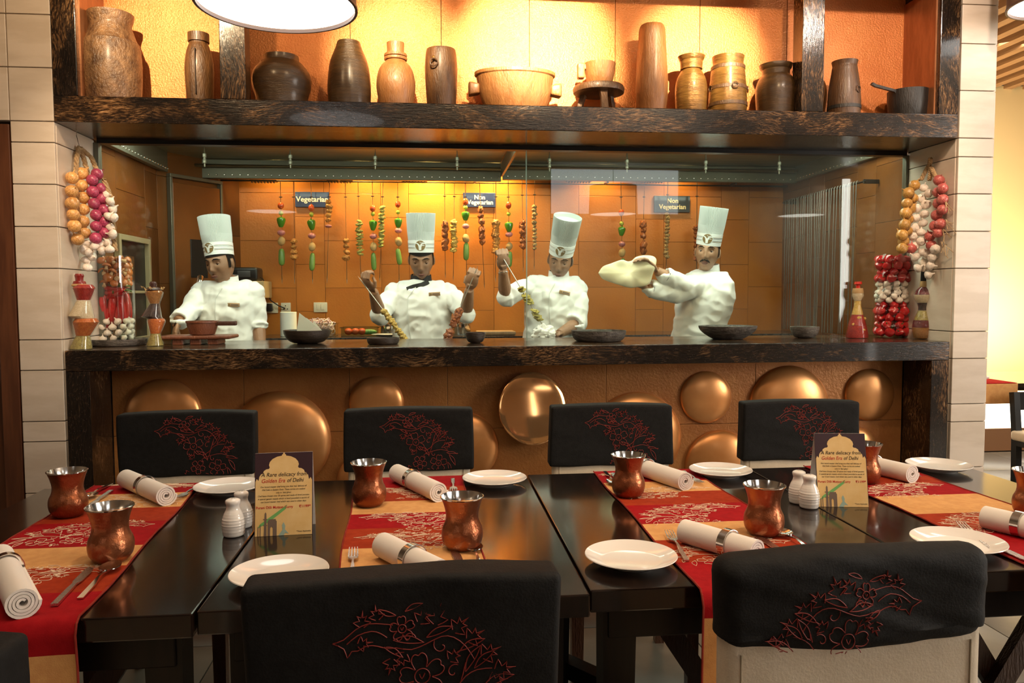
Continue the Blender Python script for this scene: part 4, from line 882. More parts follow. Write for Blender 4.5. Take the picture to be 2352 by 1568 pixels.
meat('skewer of pale green and yellow slices behind the third vegetable skewer', 880, [(472,566)], GRS, 7.5, 8, 872, y1=648, nm='vegetable_slice', sq=(1,1,.5), amp=.4)
meat('skewer of two dark tandoori chicken legs right of the second chef hat', 1021, [(511,544),(550,574)], TAN, 8.5, 11, 1023, y1=640, nm='chicken_piece', sq=(.9,.9,1.2), amp=.4)
meat('skewer of yellow marinated chicken between two red ones', 1044, [(506,574)], YEL, 7.5, 9, 1041, y1=645, nm='chicken_piece', sq=(1,1,.8), amp=.5)
meat('skewer of two red chicken pieces below the blue Non Vegetarian sign', 1101, [(475,514),(521,560)], TAN, 7.5, 13, 1113, y1=664, nm='chicken_piece', sq=(1,1,1.3), amp=.35)
meat('long skewer of orange chicken above the third chef hand', 1139, [(507,580)], TIK, 9, 9, 1138, y1=648, nm='chicken_piece', amp=.5)
meat('skewer of dark red chicken just left of the glass edge', 1199, [(506,532),(538,566)], TAN, 7.5, 10, 1202, y1=625, nm='chicken_piece', sq=(1,1,1.1), amp=.45)
meat('skewer of pale kebab pieces just right of the glass edge', 1228, [(470,500),(506,575)], KEB, 5.6, 8.5, 1227, y1=620, nm='kebab_piece', sq=(1,1,.8), amp=.4)
meat('skewer of red chicken left of the black Non Vegetarian sign', 1480, [(508,552),(556,580)], TAN, 7.6, 13, 1476, y1=650, nm='chicken_piece', sq=(1,1,1.3), amp=.4)
meat('skewer of pale kebab lumps below the black Non Vegetarian sign', 1534, [(488,595)], KEB, 6.2, 8, 1530, y1=620, nm='kebab_piece', sq=(1,1,.75), amp=.35)
meat('skewer of red meat partly behind the dough stretching chef', 1601, [(518,600)], TAN, 7, 10, 1600, y1=640, nm='chicken_piece', amp=.45)
# ---- bare skewers on the rail along the right kitchen wall
r0_, r1_ = Vector((2.46, 4.30, 2.02)), Vector((2.46, 5.25, 2.02))
p0 = Vector((2.46, 4.30, 1.99)); 
rail = thing('wall_rail', 'black wall rail carrying bare skewers on the right kitchen wall', 'rail', (2.46, 4.25, 1.96))
MB().tube([(0,0,0), (0,1.05,0)], .006, 8).build('rail_bar', MAT['blackmetal'], rail)
for y in (.02, 1.03): MB().bbox(-.006, .088, y-.006, y+.006, -.012, .012, .002).build('bracket', MAT['blackmetal'], rail)
rn = random.Random(11); skm = MB().tube([(.0,0,-.03),(.0,0,.004),(-.004,0,.010),(-.012,0,.010),(-.016,0,.0),(-.016,0,-.5),(-.017,0,-.88)], .0027, 6).mesh('bare_skewer', M('dull_skewer', (.16,.15,.13), .45, .7))
for i in range(30):
    y = 4.34+i*.031+rn.uniform(-.006,.006)
    o = link('bare_skewer', skm, None, (2.468, y, 1.962), (rn.uniform(-.03,.03), rn.uniform(-.015,.02), rn.uniform(-.2,.2)))
    tag(o, 'thin bare steel skewer hanging on the rail of the right kitchen wall', 'skewer', 'bare skewers on the rail')
# ================================================================== embroidery motif (polylines, unit = cover width)
def arc(cx, cy, r, a0, a1, n=9): return [(cx+r*math.cos(a0+(a1-a0)*i/n), cy+r*math.sin(a0+(a1-a0)*i/n)) for i in range(n+1)]
def flower(cx, cy, r, rot=0.0, n=5):
    L = [arc(cx, cy, r*.33, 0, 2*PI, 10)]
    for k in range(n):
        a = rot+2*PI*k/n; w = PI/n
        pts = []
        for i in range(11):
            t = -1+2*i/10; rr = r*(.42+.58*(1-abs(t)**3.0)); 
            if abs(t) < .25: rr -= r*.10*(1-abs(t)/.25)
            pts.append((cx+rr*math.cos(a+t*w*.98), cy+rr*math.sin(a+t*w*.98)))
        L.append(pts)
    L.append([(cx-r*.12, cy+r*.1), (cx-r*.02, cy-r*.12), (cx+r*.1, cy+r*.12)])
    return L
def leaf3(x, y, a, s):
    pts = [(0,-.12),(.35,-.55),(.42,-.15),(.75,-.28),(.62,-.02),(1.1,0),(.62,.08),(.72,.36),(.4,.18),(.3,.58),(0,.12)]
    c, d = math.cos(a), math.sin(a); return [[(x+s*(p*c-q*d), y+s*(p*d+q*c)) for p, q in pts]]
def blade(x, y, a, s, b=.25):
    up = [(i/6, b*math.sin(PI*i/6)*(1-.3*i/6)+.15*(i/6)**2) for i in range(7)]; dn = [(i/6, -.1*b*math.sin(PI*i/6)+.15*(i/6)**2) for i in range(6, -1, -1)]
    c, d = math.cos(a), math.sin(a); return [[(x+s*(p*c-q*d), y+s*(p*d+q*c)) for p, q in up+dn]]
def curl(x, y, a, s, t=1.6):
    return [[(x+s*(1-i/12)*math.cos(a+t*PI*i/12)+0, y+s*(1-i/12)*math.sin(a+t*PI*i/12)) for i in range(12)]]
MOT = []
MOT += flower(.555,.235,.078,.5) + flower(.735,.065,.068,.2) + flower(.585,.07,.056,1.0) + flower(.49,.395,.042,.4)
MOT += [[(.265,.365),(.30,.345),(.31,.315),(.325,.335),(.345,.335),(.375,.35),(.41,.345),(.44,.335),(.47,.335)], [(.265,.365),(.30,.375),(.34,.405),(.38,.42),(.43,.415),(.46,.41)], [(.31,.36),(.345,.385),(.39,.395),(.42,.385),(.44,.37)],
        [(.47,.335),(.52,.325),(.57,.34),(.62,.36),(.66,.355),(.70,.325),(.73,.28)], [(.62,.16),(.67,.19),(.70,.225),(.74,.245),(.79,.25)], [(.63,.145),(.70,.165),(.76,.175),(.82,.16)], [(.66,.13),(.68,.19),(.70,.27)]]
for q in ((.345,.355,.1,.045),(.36,.41,1.5,.05),(.41,.43,1.7,.045),(.545,.41,.9,.055),(.60,.40,1.3,.065),(.66,.375,.7,.06),(.705,.345,.5,.06),(.755,.29,.5,.065),(.80,.24,.25,.065),(.78,.20,.2,.06),(.455,.30,-1.8,.05),(.50,.315,-2.2,.05),(.645,.28,.7,.05),(.52,.03,3.6,.05),(.64,.02,-1.2,.045),(.55,.14,2.2,.05)): MOT += leaf3(*q)
for q in ((.70,.24,.9,.10),(.73,.25,.6,.09),(.76,.19,.2,.11),(.80,.15,-.3,.09),(.82,.13,-1.2,.10),(.81,.07,-1.5,.09),(.65,.17,2.6,.08),(.68,.31,.3,.09),(.46,.36,-.3,.10),(.57,.36,.2,.09),(.66,.13,1.9,.07),(.43,.34,-.7,.07),(.50,.45,.2,.06),(.47,.44,2.6,.06)): MOT += blade(*q)
for q in ((.63,.12,0,.03),(.70,.14,2,.025),(.66,.24,1,.028),(.62,.33,2.5,.03),(.51,.36,0,.025)): MOT += curl(*q)
MOT = [smooth_prof(L, 2) if len(L) > 2 else L for L in MOT]
def motif_mesh(name, mat, mapf, nrm, wid, sub=1):
    mb = MB()
    for L in MOT:
        run = []
        for p in list(L)+[None]:
            q = mapf(*p) if p is not None else None
            if q is None:
                if len(run) > 1: mb.tube(run, wid, 4, True, up=Vector(nrm))
                run = []
            else: run.append(Vector(q))
    return mb
# ================================================================== chairs
CREAM = M('cream_leather', (.62,.53,.40), .42, 0, (.66,.57,.44), 30, bump=.12, bscale=220, coat=.1)
COVER = M('black_chair_cover', (.005,.0045,.004), .7, 0, (.008,.0075,.007), 60, spec=.25, bump=.12, bscale=260)
THREAD = M('rust_red_thread', (.23,.018,.010), .6); THREAD_C = M('cream_thread', (.80,.62,.42), .6)
CHW = wood('chair_leg_wood', (.08,.028,.012), (.13,.05,.02), .35); SEAM = M('cream_stitch', (.40,.33,.23), .7)
CW, CTOP, CBOT, TH = .222, .925, .70, .030
def cover_fn(seed, amp, rnd_, sag):
    def fn(o):
        n = noise.noise(Vector((o.x*9+seed, o.z*14, seed*2.3)))*amp + noise.noise(Vector((o.x*4+seed, o.z*38+o.x*12, seed)))*amp*.7
        x, y, z = o.x, o.y, o.z
        y += n*(1 if o.y < 0 else -1)
        x *= 1+.02*math.sin(o.z*9+seed)
        if o.z < -.05: z += sag*((o.x/CW)**2) + .0015*math.sin(o.x*30+seed)
        else: z += -.006*(o.x/CW)**2 + noise.noise(Vector((o.x*6, seed, 0)))*amp*.8
        return (x, y, z)
    return fn
def chair(label, cx, cy, rz, near, seed, mirror=False, amp=.003, rad=.009, sag=0.0, legs=True, botz=CBOT, moff=.016):
    # local frame: the side of the back that the camera sees looks to -Y
    t = thing('dining_chair', label, 'chair', (cx, cy, 0), rz, 'covered dining chairs')
    s = 1 if near else -1       # seat direction
    bk = MB().rbox(CW-.006, TH-.004, (CTOP-.012-.42)/2, .018, 6, 1, 8, 3, (0, 0, (CTOP-.012+.42)/2)); bk.build('backrest', CREAM, t)
    for sx in (-1, 1): MB().tube([(sx*(CW-.03), -TH+.003, .44), (sx*(CW-.03), -TH+.003, botz+.01)], .0016, 5).build('stitching', SEAM, t)
    MB().rbox(.222, .21, .04, .02, 4, 4, 1, 3, (0, s*.225, .44)).build('seat', CREAM, t)
    MB().bbox(-.20, .20, s*.225-.19, s*.225+.19, .365, .40, .004).build('seat_frame', CHW, t)
    for sx in (-1, 1):
        MB().bar([(sx*.19, 0, .44), (sx*.195, -s*.01, .25), (sx*.20, -s*.055, 0)], [.045,.04,.034], .034, (1,0,0)).build('leg', CHW, t)
        MB().bar([(sx*.185, s*.395, .40), (sx*.187, s*.40, 0)], [.042,.032], .04, (1,0,0)).build('leg', CHW, t)
    h2 = (CTOP-botz)/2; zc = (CTOP+botz)/2; f = cover_fn(seed, amp, rad, sag)
    cv = MB().rbox(CW+.003, TH+.005, h2, rad, 22, 2, 14, 4, (0,0,zc), f); cv.build('cover', COVER, t, angle=70)
    W = 2*CW
    def mp(u, v):
        x = (u-.5)*W*(-1 if mirror else 1)*.97; z = h2-moff-(.47-v)*W*1.0
        if z < -h2+.006: return None
        p = f(Vector((x, -(TH+.005), z))); return (p[0], p[1]-.0006, p[2]+zc)
    motif_mesh('embroidery', THREAD, mp, (0,-1,0), .0008).build('embroidery', THREAD, t)
    return t
chair('black covered dining chair at the far side, first from the left', -.842, 2.81, .02, False, 1)
chair('black covered dining chair at the far side, second from the left', -.080, 2.80, -.01, False, 2)
chair('black covered dining chair at the far side, third from the left', .652, 2.80, -.03, False, 3)
chair('black covered dining chair at the far side, fourth from the left', 1.377, 2.81, -.06, False, 4)
chair('near dining chair with black cover hanging low at the bottom centre', -.041, 1.125, .03, True, 5, amp=.004, rad=.012, botz=.56, moff=.04)
chair('near dining chair at the lower right with rounded wrinkled cover and cream back', .657, 1.155, .035, True, 6, True, .008, .030, .018, botz=.762, moff=.034)
chair('black covered chair cut off at the lower left corner', -.715, .975, -.14, True, 7, botz=.60)
# ================================================================== tables
TOPM = M('black_lacquered_wood', (.006,.003,.002), .12, 0, (.012,.006,.004), 6, (8,.6,8), coat=.15, coat_r=.06, rvar=.03)
TLEG = M('dark_table_wood', (.004,.0025,.002), .4, 0, (.009,.005,.003), 10, (4,4,.6), spec=.3); TBR = wood('brace_wood', (.035,.013,.006), (.06,.024,.01), .4)
TX = [-1.155, -.430, .300, 1.030, 1.760]; TY0, TY1, TZ = 1.462, 2.452, .75
names = ['dark table at the left end of the row', 'dark table in the row with the left tent card, second from left', 'dark table in the row between the two seams, third from left', 'dark table at the right end of the row']
for i in range(4):
    a, b = TX[i], TX[i+1]; cxm = (a+b)/2; dy = (-.03, -.02, 0, .01)[i]
    t = thing('dining_table', names[i], 'table', (cxm, 0, 0), 0, 'dark dining tables pushed into one row'); w2 = (b-a)/2-.0022
    MB().bbox(-w2, w2, TY0+dy, TY1+dy*.3, TZ-.045, TZ, .003).build('table_top', TOPM, t)
    MB().bbox(-w2+.05, w2-.05, TY0+dy+.06, TY0+dy+.085, TZ-.125, TZ-.046).build('apron', TLEG, t); MB().bbox(-w2+.05, w2-.05, TY1-.145, TY1-.12, TZ-.125, TZ-.046).build('apron', TLEG, t)
    for sx in (-1, 1):
        for y in (TY0+dy+.10, TY1-.15):
            MB().bar([(sx*(w2-.075), y, TZ-.046), (sx*(w2-.07), y, 0)], [.07,.055], [.07,.055], (1,0,0)).build('leg', TLEG, t)
    for sx in (-1, 1): MB().bar([(-sx*(w2-.14), TY0+dy+.30, TZ-.05), (sx*(w2-.14), TY0+dy+.30+.03*sx, .02)], .05, .03, (1,0,0)).build('cross_brace', TBR, t)
    MB().bar([(-w2+.08, TY0+dy+.12, .14), (w2-.08, TY1-.12, .14)], .05, .05).build('stretcher', TLEG, t)
    MB().bar([(w2-.08, TY0+dy+.12, .19), (-w2+.08, TY1-.12, .19)], .05, .05).build('stretcher', TLEG, t)
# ================================================================== runners
def fabric(n, a, b): return M(n, a, .85, 0, b, 40, (1,1,1), bump=.12, bscale=420, spec=.12)
RED = fabric('crimson_cloth', (.28,.004,.007), (.33,.006,.009)); RUST = fabric('rust_cloth', (.29,.028,.007), (.34,.036,.009)); SAND = fabric('sand_cloth', (.60,.30,.11), (.66,.35,.13)); HEM = fabric('hem_cloth', (.20,.02,.012), (.25,.03,.02))
def runner(label, corners, ys, hang_, motifs, seed):
    # corners: left/right edge at far and near table edge; ys: stripe borders in Y from far to near
    (xl0, xr0), (xl1, xr1) = corners; y_far, y_near = ys[0][0], TY0-.03
    t = thing('table_runner', label, 'table runner', ((xl0+xr0)/2, y_far, TZ), 0, 'striped table runners')
    O = Vector(t.location); N = 22
    def surf(y, u):
        f = (y_far-y)/(y_far-y_near); f_ = min(f, 1.0)
        xl, xr = xl0+(xl1-xl0)*f_, xr0+(xr1-xr0)*f_; x = xl+(xr-xl)*u
        wv = .0009*math.sin(y*31+seed)+.0007*noise.noise(Vector((x*9, y*9, seed)))
        edge = .0025
        if y >= y_near: return Vector((x+.003*math.sin(y*12+seed), y, TZ+edge+abs(wv)))-O
        s_ = y_near-y; bend = .03; wob = .010*math.sin(u*7+seed)*min(1, s_/.1)
        if s_ < bend: q = s_/bend*PI/2; return Vector((x, y_near-.014*math.sin(q)*1.0-.002, TZ+edge-.016*(1-math.cos(q))))-O
        return Vector((x+.02*(s_-bend)*(u-.5), y_near-.018+wob*.6-.004, TZ+edge-.016-(s_-bend)))-O
    y_end = y_near-hang_
    B = [q for q in ys]; B = [(y, m) for y, m in B] + [(y_end, None)]
    for (ya, m_), (yb, _) in zip(B[:-1], B[1:]):
        n = max(2, int(abs(ya-yb)/.012)); mb = MB(); rows = []
        for i in range(n+1):
            y = ya+(yb-ya)*i/n; top = [surf(y, j/N) for j in range(N+1)]
            rows.append(top)
        vs = [p for r in rows for p in r]; k = len(vs); nn = N+1
        def nrm(i, j):
            a = rows[min(i+1,n)][j]-rows[max(i-1,0)][j]; b = rows[i][min(j+1,N)]-rows[i][max(j-1,0)]; q = a.cross(b).normalized(); return q if (q.z > 0 or (abs(q.z) < .3 and q.y < 0)) else -q
        vb = [rows[i][j]-nrm(i,j)*.0018 for i in range(n+1) for j in range(nn)]
        fs = []
        for i in range(n):
            for j in range(N): fs.append((i*nn+j, (i+1)*nn+j, (i+1)*nn+j+1, i*nn+j+1)); fs.append((k+i*nn+j+1, k+(i+1)*nn+j+1, k+(i+1)*nn+j, k+i*nn+j))
        for i in range(n): fs.append((i*nn, k+i*nn, k+(i+1)*nn, (i+1)*nn)); fs.append((i*nn+N, (i+1)*nn+N, k+(i+1)*nn+N, k+i*nn+N))
        mb.add(vs+vb, fs).build('stripe', {'R': RED, 'U': RUST, 'S': SAND}[m_], t, angle=80)
    for side in (0.0, 1.0):
        n = 60; MB().tube([surf(ys[0][0]+(y_end-ys[0][0])*i/n, side)+Vector((0,0,.0004)) for i in range(n+1)], .0022, 5).build('hem', HEM, t)
    for (y0, hgt, flip) in motifs:
        mb = MB(); W = 1.0
        for L in MOT:
            P = []
            for u, v in L:
                uu = (u-.25)/.62*.9+.05; uu = 1-uu if flip else uu
                y = y0-hgt*(1-v/.47)
                P.append(surf(y, uu)+(Vector((0,0,.0008)) if y > y_near else Vector((0,-.0012,.0))))
            mb.tube(P, .0005, 4)
        mb.build('embroidery', THREAD_C, t)
    return t
def yb(x, y): return atz(x, y, TZ).y
runner('striped red and sand table runner at the left end', ((-1.01,-.70), (-.965,-.625)), [(2.45,'R'), (yb(300,1136),'S'), (yb(250,1170),'U'), (yb(150,1205),'R'), (yb(90,1262),'S'), (yb(90,1308),'U'), (yb(130,1365),'R'), (1.36,'S')], .25, [(yb(300,1114),.06,False), (yb(300,1138),.14,False), (yb(150,1202),.19,True), (yb(90,1303),.17,True)], 1)
runner('striped red and sand table runner under the second place settings from the left', ((-.235,.095), (-.185,.115)), [(2.455,'R'), (yb(900,1122),'U'), (yb(900,1153),'S'), (yb(880,1182),'R'), (yb(880,1216),'U'), (yb(880,1260),'S'), (1.56,'U'), (1.47,'R')], .25, [(yb(930,1122),.13,False), (yb(900,1180),.17,False), (yb(900,1226),.13,False)], 2)
runner('striped red and sand table runner under the third place settings from the left', ((.515,.838), (.51,.85)), [(2.458,'R'), (yb(1500,1108),'S'), (yb(1520,1132),'U'), (yb(1550,1160),'R'), (yb(1580,1203),'S'), (yb(1600,1240),'U'), (yb(1610,1293),'R'), (1.372,'S')], .25, [(yb(1520,1082),.06,True), (yb(1500,1120),.13,True), (yb(1560,1160),.18,True), (yb(1620,1240),.17,True), (1.42,.10,False)], 3)
runner('striped red and sand table runner at the right end', ((1.222,1.535), (1.235,1.56)), [(2.455,'R'), (yb(2020,1098),'U'), (yb(2060,1113),'R'), (yb(2100,1140),'S'), (yb(2200,1180),'U'), (yb(2280,1215),'R'), (1.50,'S')], .25, [(yb(1980,1078),.08,True), (yb(2060,1111),.16,True), (yb(2200,1180),.17,True)], 4)
# ================================================================== tableware
RT = TZ+.0045       # top of runner
COPPER = M('hammered_copper', (.30,.09,.035), .32, .8, (.42,.145,.06), 14, bump=.2, bscale=75, rnd=.12, rvar=.08)
LINEN = M('white_linen', (.78,.72,.65), .9, 0, bump=.15, bscale=350, sheen=.1); CER = MAT['white_ceramic']
mp_ = [(.030,0),(.034,.002),(.043,.014),(.0465,.030),(.045,.046),(.039,.060),(.0365,.072),(.0375,.085),(.042,.102),(.0475,.116)]
def tumbler(label, px, py, ref=[None]):
    p = atz(px, py, RT); p.z = RT
    if ref[0] is None:
        t = thing('copper_tumbler', label, 'tumbler', p, 0, 'copper tumblers'); sp = smooth_prof(mp_, 4)
        MB().lathe(sp, 44, cap1=False).build('body', COPPER, t)
        MB().lathe([(.0474,.1150),(.0490,.1160),(.0490,.1180),(.0466,.1185),(.0445,.112),(.0360,.082),(.0362,.07),(.040,.05),(.041,.03),(.03,.0125),(.001,.012)], 44, cap0=False, cap1=True).build('steel_liner', STL, t); ref[0] = t; return t
    return dup(ref[0], p, random.uniform(0,6), label)
for px, py, lab in ((158,1183,'copper tumbler at the far left corner setting'), (256,1285,'copper tumbler on the left runner nearest the camera, by the knife and spoon'), (848,1159,'copper tumbler on the second runner, farther one'), (1062,1257,'copper tumbler on the second runner, nearer one by the spoon'),
                    (1443,1138,'copper tumbler on the third runner, farther one'), (1754,1225,'copper tumbler on the third table beside the salt shakers'), (1985,1106,'copper tumbler half hidden behind the right tent card'), (2372,1185,'copper tumbler cut by the right picture edge')): tumbler(lab, px, py)
def plate(label, px, py, r=.098, z=TZ+.0005, ref=[None]):
    p = atz(px, py, z+.012); p.z = z
    if ref[0] is None:
        q = [(.045,0),(.055,.0),(.058,.004),(.080,.010),(.096,.018),(.098,.0195),(.097,.021),(.088,.0165),(.066,.0085),(.060,.0075),(.001,.007)]
        o = MB().lathe(q, 64, cap1=True).build('side_plate', CER, None, p); ref[0] = o; return tag(o, label, 'plate', 'white side plates')
    return dup(ref[0], p, 0, label)
for px, py, lab in ((525,1119,'white side plate half behind the left tent card'), (1136,1101,'white side plate at the far edge beside the second chair'), (1655,1082,'white side plate at the far edge beside the third chair'), (2156,1070,'white side plate at the far right corner of the table'),
                    (642,1318,'white side plate partly behind the bottom centre chair'), (1449,1280,'white side plate in full view near the third runner'), (2200,1246,'white side plate peeking out behind the lower right chair')): plate(lab, px, py)
def napkin(label, xa, ya, xb, yb_, ringf=.55, ref=[None], spin=0.0):
    a, b = atz(xa, ya, RT+.026), atz(xb, yb_, RT+.026); c_ = (a+b)/2; c_.z = RT; ang = math.atan2(b.y-a.y, b.x-a.x); Ln = (b-a).length
    if ref[0] is None:
        t = thing('rolled_napkin', label, 'napkin', c_, ang, 'rolled white napkins'); mb = MB(); n = 90; turns = 3.9; ring = []
        def sp(i, off): 
            th = 2*PI*turns*i/n; r = .003+.0225*i/n+off; return (r*math.cos(th+.6), r*math.sin(th+.6))
        for sgn, xs in ((1, [-.5,-.46,-.3,-.1,.1,.3,.46,.5]),):
            vs = []; fs = []; K = len(xs)
            for i in range(n+1):
                for off in (0.0, .0047):
                    yy, zz = sp(i, off)
                    for x in xs:
                        wob = .0012*math.sin(i*.4+x*9) if abs(x) > .4 else 0
                        vs.append((x+wob*2, yy*(1+wob*6), zz+.0265))
            def id_(i, o, k): return (i*2+o)*K+k
            for i in range(n):
                for k in range(K-1): fs.append((id_(i,1,k), id_(i,1,k+1), id_(i+1,1,k+1), id_(i+1,1,k))); fs.append((id_(i,0,k), id_(i+1,0,k), id_(i+1,0,k+1), id_(i,0,k+1)))
                for k in (0, K-1): fs.append((id_(i,0,k), id_(i,1,k), id_(i+1,1,k), id_(i+1,0,k)))
            for k in range(K-1): fs.append((id_(n,0,k), id_(n,0,k+1), id_(n,1,k+1), id_(n,1,k)))
            mb.add(vs, fs)
        mb.build('cloth', LINEN, t, angle=60)
        R = [[(x, r*math.cos(2*PI*j/36), .0275+r*math.sin(2*PI*j/36)) for j in range(36)] for x, r in ((-.08,.0292),(-.08,.0308),(.08,.0308),(.08,.0292))]
        MB().rings(R, closed=True).build('napkin_ring', STL, t); ref[0] = t
    else: t = dup(ref[0], c_, ang, label)
    t.scale = (Ln, 1, 1)
    for ch in t.children:
        if ch.name.startswith('napkin_ring'): ch.location = (ringf-.5, 0, 0); ch.scale = (.13/Ln*.9, 1, 1)
    return t
for q in ((290,1098,382,1138,.5,'rolled napkin on the left runner at the far side'), (2,1278,52,1385,.3,'rolled napkin cut by the left picture edge'), (912,1085,1008,1130,.4,'rolled napkin on the second runner at the far side'), (880,1250,1010,1315,.55,'rolled napkin on the second runner in front of the bottom centre chair'),
          (1480,1074,1575,1105,.05,'rolled napkin on the third runner at the far side'), (1572,1218,1740,1268,.62,'rolled napkin on the third runner behind the lower right chair'), (1998,1065,2096,1088,.1,'rolled napkin on the right runner at the far side'), (2262,1186,2400,1218,.6,'rolled napkin at the right picture edge')): napkin(q[5], *q[:4], q[4])
HS = MAT['steel_ham']
def fork_mb(): 
    mb = MB(); mb.bar([(-.095,0,.002),(-.03,0,.005),(.0,0,.009),(.028,0,.007)], [.011,.010,.0045,.005], [.003,.003,.0028,.0024], (0,1,0))
    mb.bar([(.026,0,.0072),(.034,0,.0062),(.046,0,.006)], [.006,.020,.0225], .0022, (0,1,0))
    for i in range(4): y = (i-1.5)*.0062; mb.bar([(.045,y,.006),(.07,y,.0075),(.094,y*.92,.011)], [.0036,.0032,.0016], .002, (0,1,0))
    return mb
def spoon_mb():
    mb = MB(); mb.bar([(-.095,0,.002),(-.03,0,.005),(.0,0,.010),(.03,0,.008),(.042,0,.006)], [.011,.010,.0045,.006,.012], [.003,.003,.0028,.0024,.002], (0,1,0))
    vs = []; fs = []; n, m_ = 8, 24
    for lay in (0, 1):
        for i in range(n+1):
            for j in range(m_):
                a = 2*PI*j/m_; r = i/n; x = .066+.031*r*math.cos(a); y = .0205*r*math.sin(a)*(1-.12*math.cos(a)); vs.append((x, y, .0015+.0075*r*r+(.0014 if lay else 0)))
    for lay in (0, 1):
        o = lay*(n+1)*m_
        for i in range(n):
            for j in range(m_):
                q = (o+i*m_+j, o+(i+1)*m_+j, o+(i+1)*m_+(j+1) % m_, o+i*m_+(j+1) % m_); fs.append(q if lay else q[::-1])
    o = (n+1)*m_
    for j in range(m_): fs.append((n*m_+j, n*m_+(j+1) % m_, o+n*m_+(j+1) % m_, o+n*m_+j))
    return mb.add(vs, fs)
def knife_mb():
    mb = MB(); mb.bar([(-.10,0,.003),(-.02,0,.004),(.005,0,.004)], [.0125,.0105,.008], [.005,.0045,.004], (0,1,0)); mb.bar([(.004,0,.004),(.02,.001,.003),(.07,.001,.0025),(.098,.003,.0022),(.108,.007,.002)], [.008,.017,.019,.015,.003], [.003,.0018,.0015,.0012,.001], (0,1,0)); return mb
CUT = {'fork': fork_mb().mesh('fork', HS), 'spoon': spoon_mb().mesh('spoon', MAT['steel']), 'knife': knife_mb().mesh('knife', HS)}
def cut(nm, label, tip, tail, z=RT, L=.19):
    a, b = atz(*tail, z+.003), atz(*tip, z+.005); d = (b-a); ang = math.atan2(d.y, d.x); u = d.normalized()
    c_ = b-u*.095; c_.z = z; o = link(nm, CUT[nm], None, c_, (0,0,ang)); tag(o, label, nm, 'table cutlery')
cut('knife', 'knife on the left runner nearest the camera', (208,1303), (108,1405)); cut('spoon', 'spoon on the left runner nearest the camera', (266,1292), (155,1400))
cut('spoon', 'spoon by the far left tumbler', (196,1145), (232,1124)); cut('knife', 'knife by the far left tumbler', (196,1166), (262,1122)); cut('fork', 'fork between the far left napkin and plate', (402,1147), (455,1119))
cut('fork', 'fork on the second runner at the far side', (1042,1132), (1040,1099)); cut('knife', 'knife behind the far tumbler on the second runner', (876,1128), (872,1096))
cut('fork', 'fork on the second runner left of the near napkin', (812,1262), (808,1340)); cut('knife', 'knife on the second runner right of the near napkin', (1046,1264), (1075,1330)); cut('spoon', 'spoon on the second runner below the near tumbler', (1084,1248), (1110,1320))
cut('spoon', 'spoon by the far tumbler on the third runner', (1412,1113), (1392,1086)); cut('knife', 'knife by the far tumbler on the third runner', (1425,1120), (1406,1084)); cut('fork', 'fork on the third runner at the far side', (1612,1112), (1572,1083))
cut('fork', 'fork in full view on the third runner beside the plate', (1535,1222), (1598,1316)); cut('spoon', 'spoon on the third runner below the near tumbler', (1782,1215), (1850,1256)); cut('knife', 'knife tip on the third runner below the near tumbler', (1745,1230), (1800,1268))
cut('fork', 'fork on the right runner beside the near plate', (2204,1202), (2270,1255)); cut('fork', 'fork on the right runner at the far side', (2108,1098), (2090,1074)); cut('knife', 'knife at the right picture edge', (2300,1255), (2390,1300))
# shakers
def shaker(label, px, py, ref=[None]):
    p = atz(px, py, TZ+.0005); p.z = TZ+.0005
    if ref[0] is None:
        t = thing('ceramic_shaker', label, 'shaker', p, 0, 'white ribbed shakers'); pr2 = []
        base = smooth_prof([(.020,0),(.0245,.004),(.0265,.02),(.0265,.036),(.022,.052),(.0165,.064),(.0155,.072),(.0175,.080),(.0165,.086),(.010,.0895)], 6)
        for r, z in base: pr2.append((r+(.0006*math.sin(z*1400) if .006 < z < .062 else 0), z))
        MB().lathe(pr2, 36).build('body', CER, t)
        for i in range(3): MB().lathe([(.0012,0),(.0012,.0008)], 8).build('hole', MAT['joint'], t, (.004*math.cos(i*2.1), .004*math.sin(i*2.1), .0888))
        ref[0] = t; return
    dup(ref[0], p, random.uniform(0,6), label)
shaker('white ribbed shaker left of the left tent card, front one', 537, 1229); shaker('white ribbed shaker left of the left tent card, rear one', 556, 1209); shaker('white ribbed shaker left of the right tent card, front one', 1858, 1165); shaker('white ribbed shaker left of the right tent card, rear one', 1834, 1154)
